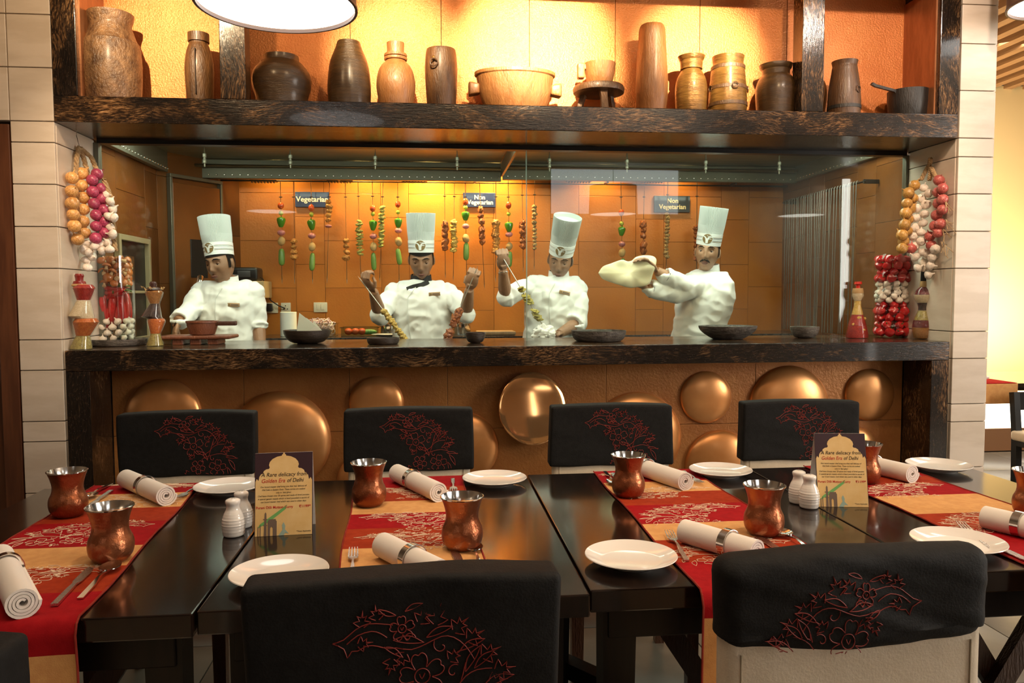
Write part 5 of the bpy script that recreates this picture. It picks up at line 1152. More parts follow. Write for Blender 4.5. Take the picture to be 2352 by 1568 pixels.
# tent cards
PURP = M('plum_print', (.035,.012,.018), .5); PARCH = M('parchment_print', (.70,.44,.15), .6, 0, (.80,.58,.27), 14, lo=.3, hi=.7); INK = M('dark_ink', (.03,.02,.012), .6); INKR = M('red_ink', (.48,.02,.015), .6); INKG = M('green_print', (.16,.42,.12), .6); CARDW = M('white_card', (.75,.70,.64), .7); INKB = M('brown_grey_print', (.16,.11,.08), .7); TEAL = M('teal_print', (.3,.42,.36), .6)
ARCH = [(-.066,0.0),(.066,0),(.066,.128),(.063,.135),(.059,.130),(.057,.140),(.053,.146),(.049,.147),(.047,.153),(.041,.157),(.035,.158),(.033,.161),(.035,.167),(.033,.174),(.027,.181),(.016,.1865),(.005,.1885),(.0045,.1915),(.002,.192),(.002,.1955)]
ARCH = ARCH + [(-x, z) for x, z in reversed(ARCH[2:])]
def tent(label, p, rz):
    t = thing('tent_card', label, 'menu card', p, rz, 'menu tent cards'); W, H_ = .0675, .196; d = .042
    lean = math.atan2(d, H_)
    fr = MB().bbox(-W, W, 0, .0012, 0, H_, .0003).build('front_panel', PURP, t, (0,-d,0), (-lean,0,0))
    MB().bbox(-W, W, -.0012, 0, 0, H_, .0003).build('rear_panel', CARDW, t, (0,d,0), (lean,0,0))
    MB().extrude(ARCH, -.0004, 0).build('arch_print', PARCH, fr, smooth=False)
    yy = -.0006
    def fit(key, mat_, x0, x1, z, hmax):
        xs = [v.co.x for v in TXT[key].vertices]; w_ = max(xs)-min(xs); o = text(key, 'lettering', mat_, fr, (0, yy, z), hmax); s_ = (x1-x0)/w_; o.scale = (s_, hmax, hmax); o.location.x = x0-min(xs)*s_
    fit('c1', INK, -.053, .055, .1435, .0135); fit('c2a', INKR, -.051, .003, .1290, .0135); fit('c2b', INK, .008, .047, .1290, .0135)
    for i, hw in enumerate((.054,.050,.018,.060,.060,.053)): fit('b%d' % i, INK, -hw, hw, .1150-.0071*i, .0056)
    fit('dish', INKR, -.064, .022, .0664, .0085); fit('price', INKR, .036, .063, .0664, .0085); fit('tax', INK, .030, .063, .008, .0048)
    MB().extrude([(-.060,.018),(-.03,.035),(.005,.062),(.008,.072),(-.02,.052),(-.055,.028)], -.0006, 0).build('brush_print', INKG, fr, smooth=False)
    mon = MB()
    mon.extrude([(-.046,.0),(-.039,0),(-.040,.052),(-.042,.056),(-.044,.052)], -.0009, 0); mon.extrude([(-.0475,.038),(-.0375,.038),(-.0375,.040),(-.0475,.040)], -.0010, 0); mon.extrude([(-.047,.024),(-.038,.024),(-.038,.026),(-.047,.026)], -.0010, 0)
    mon.extrude([(-.037,0),(-.031,0),(-.031,.018),(-.028,.022),(-.025,.018),(-.025,0),(-.016,0),(-.016,.034),(-.018,.036),(-.018,.039),(-.035,.039),(-.035,.036),(-.037,.034)], -.0009, 0); mon.extrude([(-.060,0),(-.058,0),(-.058,.022),(-.060,.022)], -.0009, 0); mon.extrude([(-.055,0),(-.053,0),(-.053,.026),(-.055,.026)], -.0009, 0)
    mon.build('monument_print', INKB, fr, smooth=False)
    MB().extrude([(-.012,.0),(-.002,.014),(-.004,.024),(.0,.031),(.004,.022),(.003,.014),(.012,.004),(.004,.006),(0,.0)], -.0008, 0).build('tower_print', TEAL, fr, smooth=False)
    return t
p = (atz(582,1233,TZ)+atz(715,1226,TZ))/2; tent('tent menu card standing left of the second runner', (p.x, p.y+.042, TZ+.0005), .06)
p = (atz(1890,1163,TZ)+atz(1996,1165,TZ))/2; tent('tent menu card standing beside the right pair of shakers', (p.x, p.y+.042, TZ+.0005), -.15)
# ================================================================== pendant lamps
SHADE = M('lampshade_cloth', (.20,.12,.07), .8, emit=None); DIFF = M('lamp_diffuser', (.9,.9,.88), .6, emit=(1,.95,.88), estr=4.0); RIM = M('shade_rim', (.12,.07,.05), .5)
def pendant(label, x, y, z, r, en):
    t = thing('pendant_lamp', label, 'lamp', (x, y, CEIL), 0, 'drum pendant lamps'); b = z-CEIL; h = .30
    R = [[(q*math.cos(2*PI*j/56), q*math.sin(2*PI*j/56), zz) for j in range(56)] for q, zz in ((r,b),(r*.96,b+h),(r*.955,b+h),(r-.005,b))]
    MB().rings(R, closed=True).build('shade', SHADE, t)
    R = [[(q*math.cos(2*PI*j/56), q*math.sin(2*PI*j/56), zz) for j in range(56)] for q, zz in ((r+.003,b-.003),(r+.003,b+.007),(r-.006,b+.007),(r-.006,b-.003))]
    MB().rings(R, closed=True).build('rim', RIM, t)
    MB().lathe([(.001,b+.010),(r-.006,b+.010),(r-.006,b+.013),(.001,b+.013)], 48).build('diffuser', DIFF, t)
    MB().tube([(0,0,0),(0,0,b+h*.8)], .005, 6).build('cord', MAT['blackmetal'], t); MB().lathe([(.05,-.02),(.055,0)], 20).build('canopy', MAT['blackmetal'], t)
pendant('large white drum pendant lamp at the top left over the table', -.50, 2.74, 2.285, .262, 0)
p = at(2432, 10, 3.3); pendant('white pendant lamp cut by the top right picture edge', p.x, 3.3, p.z, .20, 0)
for x, lab in ((-1.6,'first'), (1.95,'third'), (4.05,'fourth')): pendant('drum pendant lamp behind the tables, %s of the row' % lab, x, -.25, 2.18, .26, 0)
# ================================================================== seating area beyond the right pillar
RY_ = 5.0
GLOWP = M('backlit_panel', (.9,.88,.8), .5, emit=(1,.93,.78), estr=2.4); BAN = M('banquette_wood', (.30,.15,.07), .5)
bq = thing('banquette', 'backlit cream banquette base along the far right wall', 'bench', (4.2, 6.1, 0))
MB().box(-1.5, 1.8, 0, .02, .19, .50).build('light_panel', GLOWP, bq, smooth=False); MB().box(-1.5, 1.8, -.02, .3, 0, .188).build('plinth', BAN, bq, smooth=False); MB().bbox(-1.5, 1.8, .02, .6, .19, .52, .01).build('bench_seat', SAND, bq)
p = atz(2330, 880, TZ); rt_ = thing('dining_table', 'dark table with sand runner beyond the right pillar', 'table', (p.x+.25, p.y+.35, 0))
MB().bbox(-.62, .62, -.36, .36, TZ-.045, TZ, .003).build('table_top', TOPM, rt_)
for sx in (-1, 1):
    for sy in (-1, 1): MB().bbox(sx*.56-.03, sx*.56+.03, sy*.31-.03, sy*.31+.03, 0, TZ-.046).build('leg', TLEG, rt_)
a, b = at(2262, 900, p.y), at(2333, 900, p.y); zb2 = at(2300, 926, p.y).z
rr_ = thing('table_runner', 'sand coloured runner hanging off the table beyond the right pillar', 'table runner', (a.x, p.y-.012, TZ), 0)
MB().rbox((b.x-a.x)/2+.04, .003, (TZ-zb2)/2, .002, 4,1,3,1, ((b.x-a.x)/2-.04, -.003, -(TZ-zb2)/2)).build('hanging_end', SAND, rr_); MB().rbox((b.x-a.x)/2+.04, .35, .002, .0015, 1,1,1,1, ((b.x-a.x)/2-.04, .35, .003)).build('flat_part', RED, rr_)
q = atz(2265, 878, TZ+.01); tag(MB().ell((0,0,.02), (.09,.022,.018), 14, 8).build('rolled_napkin', LINEN, None, (q.x+.02, p.y+.10, TZ+.0085)), 'small white rolled napkin on the table beyond the right pillar', 'napkin')
s = atz(2318, 990, .47); ch = thing('side_chair', 'black framed chair with beige seat cut by the right picture edge', 'chair', (s.x+.22, p.y-.36, 0), .05)
MB().rbox(.22, .21, .03, .018, 1,1,1,3,(0,0,.45)).build('seat', CREAM, ch)
for sx in (-1, 1):
    MB().bar([(sx*.18,.19,0),(sx*.18,.2,.45),(sx*.17,.24,.71)], .04, .04, (1,0,0)).build('leg', MAT['blackmetal'], ch); MB().bar([(sx*.2,-.19,0),(sx*.2,-.19,.42)], .04, .04, (1,0,0)).build('leg', MAT['blackmetal'], ch)
MB().bbox(-.18,.18,.225,.255,.60,.71).build('backrest', MAT['blackmetal'], ch); MB().bbox(-.2,.2,-.2,.2,.385,.42).build('seat_frame', MAT['blackmetal'], ch)
# ================================================================== chefs
SKIN = M('brown_skin', (.27,.135,.072), .5, 0, (.32,.165,.092), 20, sss=.08, bump=.05, bscale=200); SKIN2 = M('light_brown_skin', (.36,.19,.105), .5, 0, (.41,.225,.13), 20, sss=.08, bump=.05, bscale=200)
HAIR = M('black_hair', (.010,.008,.007), .75, spec=.15, bump=.4, bscale=300, bstretch=(1,1,.1)); LIP = M('lip', (.19,.065,.045), .55); EYEW = M('eye_white', (.55,.52,.48), .3, coat=.4); IRIS = M('dark_iris', (.012,.007,.005), .15, coat=.5)
JACK = M('white_chef_jacket', (.80,.80,.77), .85, 0, bump=.10, bscale=300, sheen=.1); HATM = M('white_paper_hat', (.82,.83,.80), .8); CROWN = M('pleated_paper', (.58,.61,.58), .85); BLKC = M('black_collar', (.012,.012,.013), .7); LINE = M('jacket_seam', (.60,.61,.58), .85); PIPE = M('navy_piping', (.04,.04,.06), .7)
GOLDB = M('bronze_logo', (.23,.15,.055), .5); STRB = M('hat_blue_stripe', (.30,.36,.42), .7); TAGM = M('copper_name_tag', (.45,.30,.18), .35, .4); TROU = M('charcoal_trousers', (.03,.03,.032), .8); SHOE = M('black_shoe', (.01,.01,.01), .3)
def remesh(mb, vox, it, name):
    me = bpy.data.meshes.new(name); me.from_pydata(mb.v, [], mb.f); o = bpy.data.objects.new(name, me); COL.objects.link(o)
    r = o.modifiers.new('r', 'REMESH'); r.mode = 'VOXEL'; r.voxel_size = vox
    if it: s = o.modifiers.new('s', 'SMOOTH'); s.iterations = it; s.factor = .5
    dg = bpy.context.evaluated_depsgraph_get(); out = bpy.data.meshes.new_from_object(o.evaluated_get(dg)); bpy.data.objects.remove(o); bpy.data.meshes.remove(me)
    out.polygons.foreach_set('use_smooth', [True]*len(out.polygons)); return out
def g2(x, z, x0, z0, sx, sz): return math.exp(-((x-x0)/sx)**2-((z-z0)/sz)**2)
def head_fn(p, d):
    x, y, z = p
    if z < 0:
        t = -z/.118; x *= 1-.26*t**1.5
        if y > 0: y *= 1-.40*t
        else: y *= 1-.05*t
    if d.y < .1:
        f = min(1, (.1-d.y)/.3)
        y += f*(-.021*g2(x,z,0,-.026,.010,.014)-.013*g2(x,z,0,.0,.008,.022)-.006*(g2(x,z,.012,-.033,.007,.007)+g2(x,z,-.012,-.033,.007,.007))
              +.010*(g2(x,z,.031,.010,.015,.011)+g2(x,z,-.031,.010,.015,.011))-.006*(g2(x,z,.028,.032,.022,.009)+g2(x,z,-.028,.032,.022,.009))
              -.005*(g2(x,z,.043,-.020,.02,.018)+g2(x,z,-.043,-.020,.02,.018))-.007*g2(x,z,0,-.058,.020,.007)-.006*g2(x,z,0,-.071,.017,.006)+.003*g2(x,z,0,-.0645,.02,.003)-.011*g2(x,z,0,-.100,.022,.014)
              +.004*(g2(x,z,.03,-.055,.012,.02)+g2(x,z,-.03,-.055,.012,.02)))
    return Vector((x, y, z))
def hand(mb, W, d, g, pn, s=1.0, grip=.8):
    d, g, pn = d.normalized(), g.normalized(), pn.normalized(); g = (g-d*g.dot(d)).normalized(); pn = (pn-d*pn.dot(d)-g*pn.dot(g)).normalized()
    Mx = Matrix((g, pn, d)).transposed(); P = W+d*.05*s
    mb.ell(P, (.040*s, .016*s, .052*s), 12, 8, Mx); mb.tube([W-d*.02, W+d*.03*s], [.026*s,.024*s], 10)
    for i in range(4):
        o = g*((i-1.5)*.0195*s); ln = (.92, 1.05, 1.0, .8)[i]; K = P+d*.042*s+o
        a1, a2, a3 = grip*.9, grip*2.1, grip*3.2; L1, L2, L3 = .036*ln*s, .026*ln*s, .02*ln*s
        def dirn(a): return d*math.cos(a)+pn*math.sin(a)
        q = [K-d*.02*s, K, K+dirn(a1)*L1, K+dirn(a1)*L1+dirn(a2)*L2, K+dirn(a1)*L1+dirn(a2)*L2+dirn(a3)*L3]
        mb.tube(q, [.009*s,.0098*s,.0090*s,.0085*s,.0065*s], 8)
    T = P-g*.034*s-d*.02*s; mb.tube([P-d*.03*s-g*.012*s, T+pn*.006*s, T-g*.006*s+d*.026*s+pn*.022*s*grip, T+g*.010*s+d*.046*s+pn*.034*s*grip], [.014*s,.0125*s,.0105*s,.008*s], 8)
    return P+pn*.026*s+d*.030*s
def rings_loft(mb, R, seg=28):
    mb.rings([[Vector(c)+u*math.cos(2*PI*j/seg)+v*math.sin(2*PI*j/seg) for j in range(seg)] for c, u, v in R])
def chef(label, Y, hc, hs, yaw, pitch, roll, hat_roll, hat_pitch, shl, shr, neck, arms, waist, skin, turn=0.0, collar='w', tagp=None, lids=.5, mous=False, placket=0.0, jb=800, piping=False):
    HC = at(*hc, Y-.04); NBp = at(*neck, Y); SL, SR = at(*shl[:2], Y+shl[2]), at(*shr[:2], Y+shr[2]); WA = at(*waist, Y)
    t = thing('person', label, 'person', (WA.x, Y, 0)); O = Vector(t.location)
    HM = (Matrix.Rotation(yaw, 3, 'Z') @ Matrix.Rotation(roll, 3, 'Y') @ Matrix.Rotation(pitch, 3, 'X'))
    H = lambda v: HC+HM@(Vector(v)*hs)-O
    # -------- body: one continuous skin
    mb = MB(); mb.ell(HC-O, (.073*hs,.096*hs,.118*hs), 64, 48, HM, None)
    mb.v = mb.v[:0]; mb.f = []
    tmp = MB(); tmp.ell((0,0,0), (.073,.096,.118), 72, 56, None, head_fn); mb.add([H(v) for v in tmp.v], tmp.f)
    for s in (-1, 1): mb.ell(H((s*.073,.012,-.004)), (.009*hs,.019*hs,.031*hs), 12, 8, HM@Matrix.Rotation(s*.35,3,'Z'))
    mb.tube([H((0,.028,-.03)), H((0,.026,-.085)), NBp-O+Vector((0,.02,-.01)), NBp-O+Vector((0,.02,-.10))], [.054*hs,.051*hs,.056,.07], 18)
    ct_ = Vector((math.cos(turn), math.sin(turn), 0)); cd_ = Vector((-math.sin(turn), math.cos(turn), 0)); SM = (SL+SR)/2-O
    core = [(Vector((WA.x-O.x, 0, .95)), .12, .09), (Vector((WA.x-O.x, 0, 1.10)), .125, .09), (SM+Vector((0,0,-.12)), .13, .09), (SM+Vector((0,0,0)), .12, .07), (NBp-O+Vector((0,.015,-.02)), .06, .055)]
    rings_loft(mb, [(c, ct_*a, cd_*b) for c, a, b in core], 20)
    jk = MB(); grips = []; pipes = []
    for (S, E, W, hd, g, pn, sl, grip) in arms:
        S0 = {'L': SL, 'R': SR}[S]-O; E0, W0 = at(E[0], E[1], Y+E[2])-O, at(W[0], W[1], Y+W[2])-O
        mb.tube([S0, S0.lerp(E0,.5), E0, E0.lerp(W0,.35), E0.lerp(W0,.75), W0], [.050,.045,.039,.039,.031,.026], 14)
        mb.ell(E0, .040, 12, 8)
        D = at(hd[0], hd[1], Y+hd[2])-O-W0
        grips.append(hand(mb, W0, D, Vector(g), Vector(pn), 1.0, grip)+O)
        # sleeve
        def P_(f): return S0.lerp(E0, f) if f <= 1 else E0.lerp(W0, f-1)
        fs = [0,.25,.5,.75,.93,1.0,1.08]; fs = [f for f in fs if f < sl-.05]+[sl-.05, sl, sl+.0]; 
        rad = [.061-.008*min(f,1)-.010*max(0,f-1)+.003*math.sin(f*17) for f in fs]; rad[-2] += .004; rad[-3] += .004
        if sl < 1.5: rad[-1] += .006; rad[-2] += .006; rad[-3] += .005
        jk.tube([P_(f) for f in fs], rad, 20); jk.ell(S0+Vector((0,0,-.008)), (.060,.060,.058), 16, 10); 
        if piping: pipes.append((P_(sl-.04), (P_(sl)-P_(sl-.2)).normalized(), rad[-2]+.001))
        if sl >= 1: jk.ell(E0, .053, 14, 10)
    bm_ = remesh(mb, .0036, 2, 'body'); bm_.materials.clear(); bm_.materials.append(skin); link('body', bm_, t)
    # -------- jacket
    wz = WA.z
    sw = (SR-SL).length/2
    def C(z, f): return Vector((WA.x-O.x, 0, 0)).lerp(Vector((SM.x, SM.y, 0)), f)+Vector((0,0,z))
    sz = SM.z
    R = [(C(.86,0), .172,.128), (C(wz-.02,.05), .166,.122), (C(wz+(sz-wz)*.3,.35), .160,.120), (C(wz+(sz-wz)*.6,.7), .172,.126), (C(sz-.06,.95), .176,.122), (C(sz+.005,1), .165,.100), (SM.lerp(NBp-O,.45)+Vector((0,.01,.032)), .125,.078), (SM.lerp(NBp-O,.8)+Vector((0,.012,.012)), .085,.068), (NBp-O+Vector((0,.014,0)), .064,.064)]
    kx = max(.86, min(1.05, (sw+.055)/.176)); R = [(c, ct_*a*kx, cd_*b) for c, a, b in R]
    rings_loft(jk, R, 32)
    jm = remesh(jk, .0065, 5, 'jacket'); jm.materials.clear(); jm.materials.append(JACK)
    seed = hc[0]*.01
    jm.update(); nr = [v.normal.copy() for v in jm.vertices]
    for v, n in zip(jm.vertices, nr):
        q = v.co; w = noise.noise(Vector((q.x*11+seed, q.y*9, q.z*6)))*.007+(1-abs(noise.noise(Vector((q.x*9+q.z*11+seed, q.y*9, q.z*10-q.x*8)))*2))*.007 + abs(noise.noise(Vector((q.x*18-q.z*9+seed, q.y*10, q.z*9+q.x*7))))*.011
        v.co = q+n*(w-.002)
    jm.update(); ja = link('jacket', jm, t)
    bvh = BVHTree.FromPolygons([v.co.copy() for v in jm.vertices], [tuple(p.vertices) for p in jm.polygons])
    def onj(px, py, off=.001):
        p = at(px, py, Y)-O; d = (p+O-CP).normalized(); hit = bvh.ray_cast(CP-O+d*2.0, d)
        return (hit[0]-d*off, hit[1]) if hit[0] is not None else (p, Vector((0,-1,0)))
    for pc, pd, pr_r in pipes:
        a_, b_ = frame_of(pd); MB().tube([pc+(a_*math.cos(q*PI/16)+b_*math.sin(q*PI/16))*pr_r for q in range(33)], .002, 6, False).build('piping', PIPE, ja)
    # collar
    ck = MB(); n = 30; A = []; Bq = []; base = NBp-O+Vector((0,.012,-.006))
    for rr, zz in ((.066,-.012),(.063,.012),(.061,.034),(.057,.034),(.058,-.012)):
        ring = []
        for j in range(n):
            a = -PI/2+turn+.22+(2*PI-.44)*j/(n-1); fr = .5+.5*math.sin(a-turn); 
            ring.append(base+Vector((math.cos(a)*rr, math.sin(a)*rr*1.02, zz+.014*fr+ (zz > 0)*.006*fr)))
        A.append(ring)
    vs = [p for r in A for p in r]; fsx = []
    for i in range(5):
        for j in range(n-1): a, b = i*n, ((i+1) % 5)*n; fsx.append((a+j, a+j+1, b+j+1, b+j))
    fsx.append(tuple(i*n for i in range(5))); fsx.append(tuple(i*n+n-1 for i in reversed(range(5))))
    ck.add(vs, fsx); ck.build('collar', BLKC if collar == 'b' else JACK, ja, angle=60)
    nx_, ny_ = neck
    def strip(name, pts, wid, mat, th=.0015):
        P = []; 
        for i in range(len(pts)-1):
            for q in range(6): P.append((pts[i][0]+(pts[i+1][0]-pts[i][0])*q/6, pts[i][1]+(pts[i+1][1]-pts[i][1])*q/6))
        P.append(pts[-1]); H_ = [onj(a, b, th*.5) for a, b in P]; m2 = MB(); L = len(P); w_ = wid if isinstance(wid, list) else [wid]*L
        if len(w_) != L: w_ = [w_[0]+(w_[-1]-w_[0])*i/(L-1) for i in range(L)]
        RR = []
        for i in range(L):
            tg = (H_[min(i+1,L-1)][0]-H_[max(i-1,0)][0]).normalized(); sd = tg.cross(Vector((0,-1,0))).normalized(); a, b = sd*w_[i]/2, Vector((0,-1,0))*th
            RR.append([H_[i][0]-a, H_[i][0]+a, H_[i][0]+a+b, H_[i][0]-a+b])
        m2.rings(RR); return m2.build(name, mat, ja)
    if placket is not None:
        pp = [(nx_+placket*.4, ny_+14), (nx_+placket, ny_+38), (nx_+placket*1.05, ny_+70), (nx_+placket*.9, ny_+110), (nx_+placket*.7, jb)]
        strip('placket', pp, .004, LINE, .002)
    if collar == 'b': strip('collar_flap', [(nx_+18, ny_+2), (nx_+2, ny_+9), (nx_-18, ny_+13), (nx_-33, ny_+18)], [.030,.020], BLKC, .004)
    if tagp:
        h_, n_ = onj(tagp[0], tagp[1], .003); tg = MB().rbox(.034, .002, .011, .0015, 1,1,1,1).build('name_tag', TAGM, ja, h_, (0, tagp[2], .1)); MB().box(-.012, .028, -.0026, -.0018, -.003, .004).build('tag_print', INKB, tg, smooth=False); MB().lathe([(.006,0),(.006,.0007)], 12).build('tag_emblem', GOLDB, tg, (-.023,-.0019,0), (PI/2,0,0))
    for bx, by in ((-24,34),(-24,60),(-24,86)):
        if placket is not None and False: pass
    # -------- face
    hp = thing  # noqa
    def part(name, m_, mat, par=t): return m_.build(name, mat, par, angle=70)
    for s in (-1, 1):
        e = MB(); e.ell(H((s*.031,-.0700,.009)), .0122*hs, 14, 10); ey = part('eye', e, EYEW)
        dz = -.003-.005*lids
        e = MB(); e.ell(H((s*.031,-.0798,.009+dz)), (.0056*hs,.0032*hs,.0056*hs), 12, 8, HM); part('iris', e, IRIS, ey)
        th = PI*(.40+.24*lids); e = MB(); K = 10; prof = [(.0132*math.sin(th*i/K), .0132*math.cos(th*i/K)) for i in range(K, 0, -1)]+[(.0002,.0136)]
        tm = MB().lathe(prof, 20, cap0=False); LM = Matrix.Rotation(.30, 3, 'X'); e.add([H(Vector((s*.031,-.0698,.009))+LM@Vector(v)) for v in tm.v], tm.f); part('eyelid', e, skin, ey)
        br = MB(); br.tube([H((s*.012,-.0945,.030)), H((s*.024,-.0945,.036)), H((s*.038,-.0870,.036)), H((s*.052,-.0735,.028))], [.0022*hs,.0036*hs,.0034*hs,.0014*hs], 7); part('eyebrow', br, HAIR)
        ls = MB(); zl = .009-.0130*math.cos(PI-th)*1 if False else .009+.0136*math.cos(th)*.9
        ls.tube([H((s*.031-.012,-.0755,zl+.001)), H((s*.031-.005,-.0822,zl-.0012)), H((s*.031+.005,-.0822,zl-.0012)), H((s*.031+.012,-.0745,zl+.001))], [.0008,.0014,.0014,.0008], 6); part('eyelash', ls, HAIR, ey)
    lp_ = MB(); lp_.tube([H((-.023,-.0850,-.0650)), H((-.010,-.0985,-.0605)), H((0,-.1005,-.0618)), H((.010,-.0985,-.0605)), H((.023,-.0850,-.0650))], [.0015,.0042,.0040,.0042,.0015], 8); lp_.tube([H((-.020,-.0860,-.0665)), H((-.008,-.0965,-.0710)), H((.008,-.0965,-.0710)), H((.020,-.0860,-.0665))], [.0015,.0045,.0045,.0015], 8); part('lips', lp_, LIP)
    if mous:
        ms = MB()
        for s in (-1, 1): ms.tube([H((s*.001,-.1045,-.047)), H((s*.013,-.1015,-.0495)), H((s*.024,-.0915,-.0555)), H((s*.031,-.0830,-.064))], [.0045,.0060,.0050,.0015], 8)
        part('moustache', ms, HAIR)
    # hair below the hat
    hr = MB(); seg, rg = 60, 44; hv = {}; 
    def hpt(i, j):
        th = -PI/2+PI*i/rg; a = 2*PI*j/seg; d = Vector((math.cos(th)*math.cos(a), math.cos(th)*math.sin(a), math.sin(th))); p = head_fn(Vector((d.x*.073, d.y*.096, d.z*.118)), d); return p, d
    def isin(p): return (p.z > .052) or (p.y > -.030 and p.z > .022+.0*p.y) or (p.y > .030 and p.z > -.045) or (-.030 < p.y < -.006 and p.z > -.022 and abs(p.x) > .055)
    idx = {}; vs = []; fx = []
    for i in range(rg):
        for j in range(seg):
            qs = [(i,j),(i,(j+1) % seg),(i+1,(j+1) % seg),(i+1,j)]; pc = sum((hpt(*q)[0] for q in qs), Vector())/4
            if not isin(pc): continue
            f = []
            for q in qs:
                if q not in idx:
                    p, d = hpt(*q); idx[q] = len(vs); vs.append(H(p+d*(.0045+.001*noise.noise(d*30))))
                f.append(idx[q])
            fx.append(tuple(f))
    hr.add(vs, fx); part('hair', hr, HAIR)
    # -------- hat
    QM = Matrix.Rotation(yaw, 3, 'Z') @ Matrix.Rotation(hat_roll, 3, 'Y') @ Matrix.Rotation(hat_pitch, 3, 'X')
    HB = H((0,.004,.046)); 
    ht = thing('chef_hat', None, None, HB); ht.parent = t; ht.rotation_euler = QM.to_euler()
    b0, b1, t1_ = (.0745*hs,.0930*hs), (.0765*hs,.0950*hs), (.086*hs,.100*hs); hb, hh = .070, .228
    def surfH(a, z, off=0.0):
        f = z/hh; rx, ry = b0[0]+(t1_[0]-b0[0])*f+off, b0[1]+(t1_[1]-b0[1])*f+off; return Vector((rx*math.cos(a), ry*math.sin(a), z))
    seg = 160; RR = []
    for z in (hb-.004, hb, hb+.05, hb+.10, hh-.004, hh):
        am = .0026 if z > hb else .0
        RR.append([surfH(2*PI*j/seg, z, am*math.cos(PI*j)) if True else 0 for j in range(seg)])
    RR2 = [[surfH(2*PI*j/seg, z, -.0022) for j in range(seg)] for z in (hh, hh-.028)]
    MB().rings(RR+RR2, cap0=False).build('crown', CROWN, ht, angle=15)
    RB = [[surfH(2*PI*j/72, z, o) for j in range(72)] for z, o in ((0,.0),(0,.0022),(hb,.0022),(hb,0))]
    MB().rings(RB, closed=True).build('band', HATM, ht)
    for z in (.026,.032,.045,.051):
        L = [surfH(-PI/2+q, z, .0030) for q in np.linspace(.42, 2.0, 18)]; L2 = [surfH(-PI/2-q, z, .0030) for q in np.linspace(.42, 2.0, 18)]
        MB().tube(L, .0009, 4).tube(L2, .0009, 4).build('stripe', STRB if z in (.032,.045) else GOLDB, ht)
    lr = .029; zc = .040
    def lm(u, v, off): return surfH(-PI/2+u/(b1[0]*1.02), zc+v, off)
    dm = MB(); RRl = [[lm(lr*f*math.cos(2*PI*j/36), lr*f*math.sin(2*PI*j/36), .0034) for j in range(36)] for f in (1,.75,.5,.25,.02)]
    dm.rings(RRl, cap0=False); lg = dm.build('logo', GOLDB, ht)
    def lpoly(pts, w0, w1):
        pts = smooth_prof(pts, 5); n = len(pts); a = []; b = []
        for i in range(n):
            tx, ty = pts[min(i+1,n-1)][0]-pts[max(i-1,0)][0], pts[min(i+1,n-1)][1]-pts[max(i-1,0)][1]; l = math.hypot(tx, ty); w = w0+(w1-w0)*i/(n-1)
            a.append(lm((pts[i][0]-ty/l*w)*lr, (pts[i][1]+tx/l*w)*lr, .0042)); b.append(lm((pts[i][0]+ty/l*w)*lr, (pts[i][1]-tx/l*w)*lr, .0042))
        m2 = MB(); m2.add(a+b, [(i, i+1, n+i+1, n+i) for i in range(n-1)]); return m2
    MB_ = lpoly([(-.95,.50),(-.6,.42),(-.3,.1),(-.14,-.4),(-.06,-.9)], .05, .24); MB_.build('logo_stroke', HATM, lg)
    lpoly([(-.02,-.85),(.06,-.1),(.22,.28),(.6,.42),(.98,.40)], .20, .07).build('logo_stroke', HATM, lg); lpoly([(.16,-.08),(.4,.05),(.8,.02)], .09, .05).build('logo_stroke', HATM, lg); lpoly([(-.15,.75),(.1,.55),(.45,.62),(.75,.68)], .03, .06).build('logo_stroke', HATM, lg)
    # -------- trousers and shoes (behind the counter)
    tr = MB(); rings_loft(tr, [(Vector((0,0,.96)), ct_*.155, cd_*.11), (Vector((0,0,.86)), ct_*.165, cd_*.12), (Vector((0,0,.80)), ct_*.15, cd_*.11)], 24)
    for s in (-1, 1): tr.tube([ct_*s*.085+Vector((0,0,.84)), ct_*s*.095+Vector((0,0,.48)), ct_*s*.10+Vector((0,0,.07))], [.09,.075,.065], 16)
    tr.build('trousers', TROU, t)
    for s in (-1, 1): MB().rbox(.045, .13, .04, .03, 1,1,1,3, ct_*s*.10+Vector((0,-.04,.041))).build('shoe', SHOE, t)
    return t, grips
Q = 1.0
c1, gr1 = chef('chef at the left in white jacket looking down and holding a black spatula', 4.72, (507,606), .97, -.35, .16, -.10, -.15, -.02, (463,670,0), (581,669,0), (521,648),
    [('L', (436,716,-.12), (408,738,-.25), (403,760,-.27), (0.3,-1,-.2), (.6,.2,-.6), 1.93, .9), ('R', (592,744,.0), (600,800,-.08), (602,822,-.1), (0,-1,0), (-1,0,0), 1.15, .4)], (522,790), SKIN, 0.0, 'w', (536,700,.04), .45, placket=-26)
c2, gr2 = chef('chef with black collar raising a skewer in each hand', 4.72, (968,597), .97, -.04, .34, 0.0, 0.0, .06, (906,670,0), (1028,668,0), (967,645),
    [('L', (873,724,-.10), (857,668,-.24), (844,648,-.27), (-.4,-.3,.6), (.3,1,.3), 1.02, 1.0), ('R', (1070,722,-.10), (1078,664,-.24), (1085,638,-.26), (.4,-.3,.8), (-.3,1,.2), 1.02, 1.0)], (968,790), SKIN, 0.0, 'b', (998,675,-.06), .9, placket=-30)
c3, gr3 = chef('chef looking down along a raised skewer, steel bangle on his wrist', 4.72, (1287,598), .96, -.22, .34, .12, .21, .36, (1225,652,0), (1327,662,0), (1284,636),
    [('L', (1161,682,-.08), (1155,620,-.20), (1155,595,-.22), (-.6,-.3,.5), (.3,1,.2), 1.0, 1.0), ('R', (1328,742,-.10), (1284,766,-.25), (1262,776,-.27), (0,-.6,1), (-.2,1,-.3), 1.25, .8)], (1266,790), SKIN, 0.0, 'w', (1297,672,.22), .9, placket=-22)
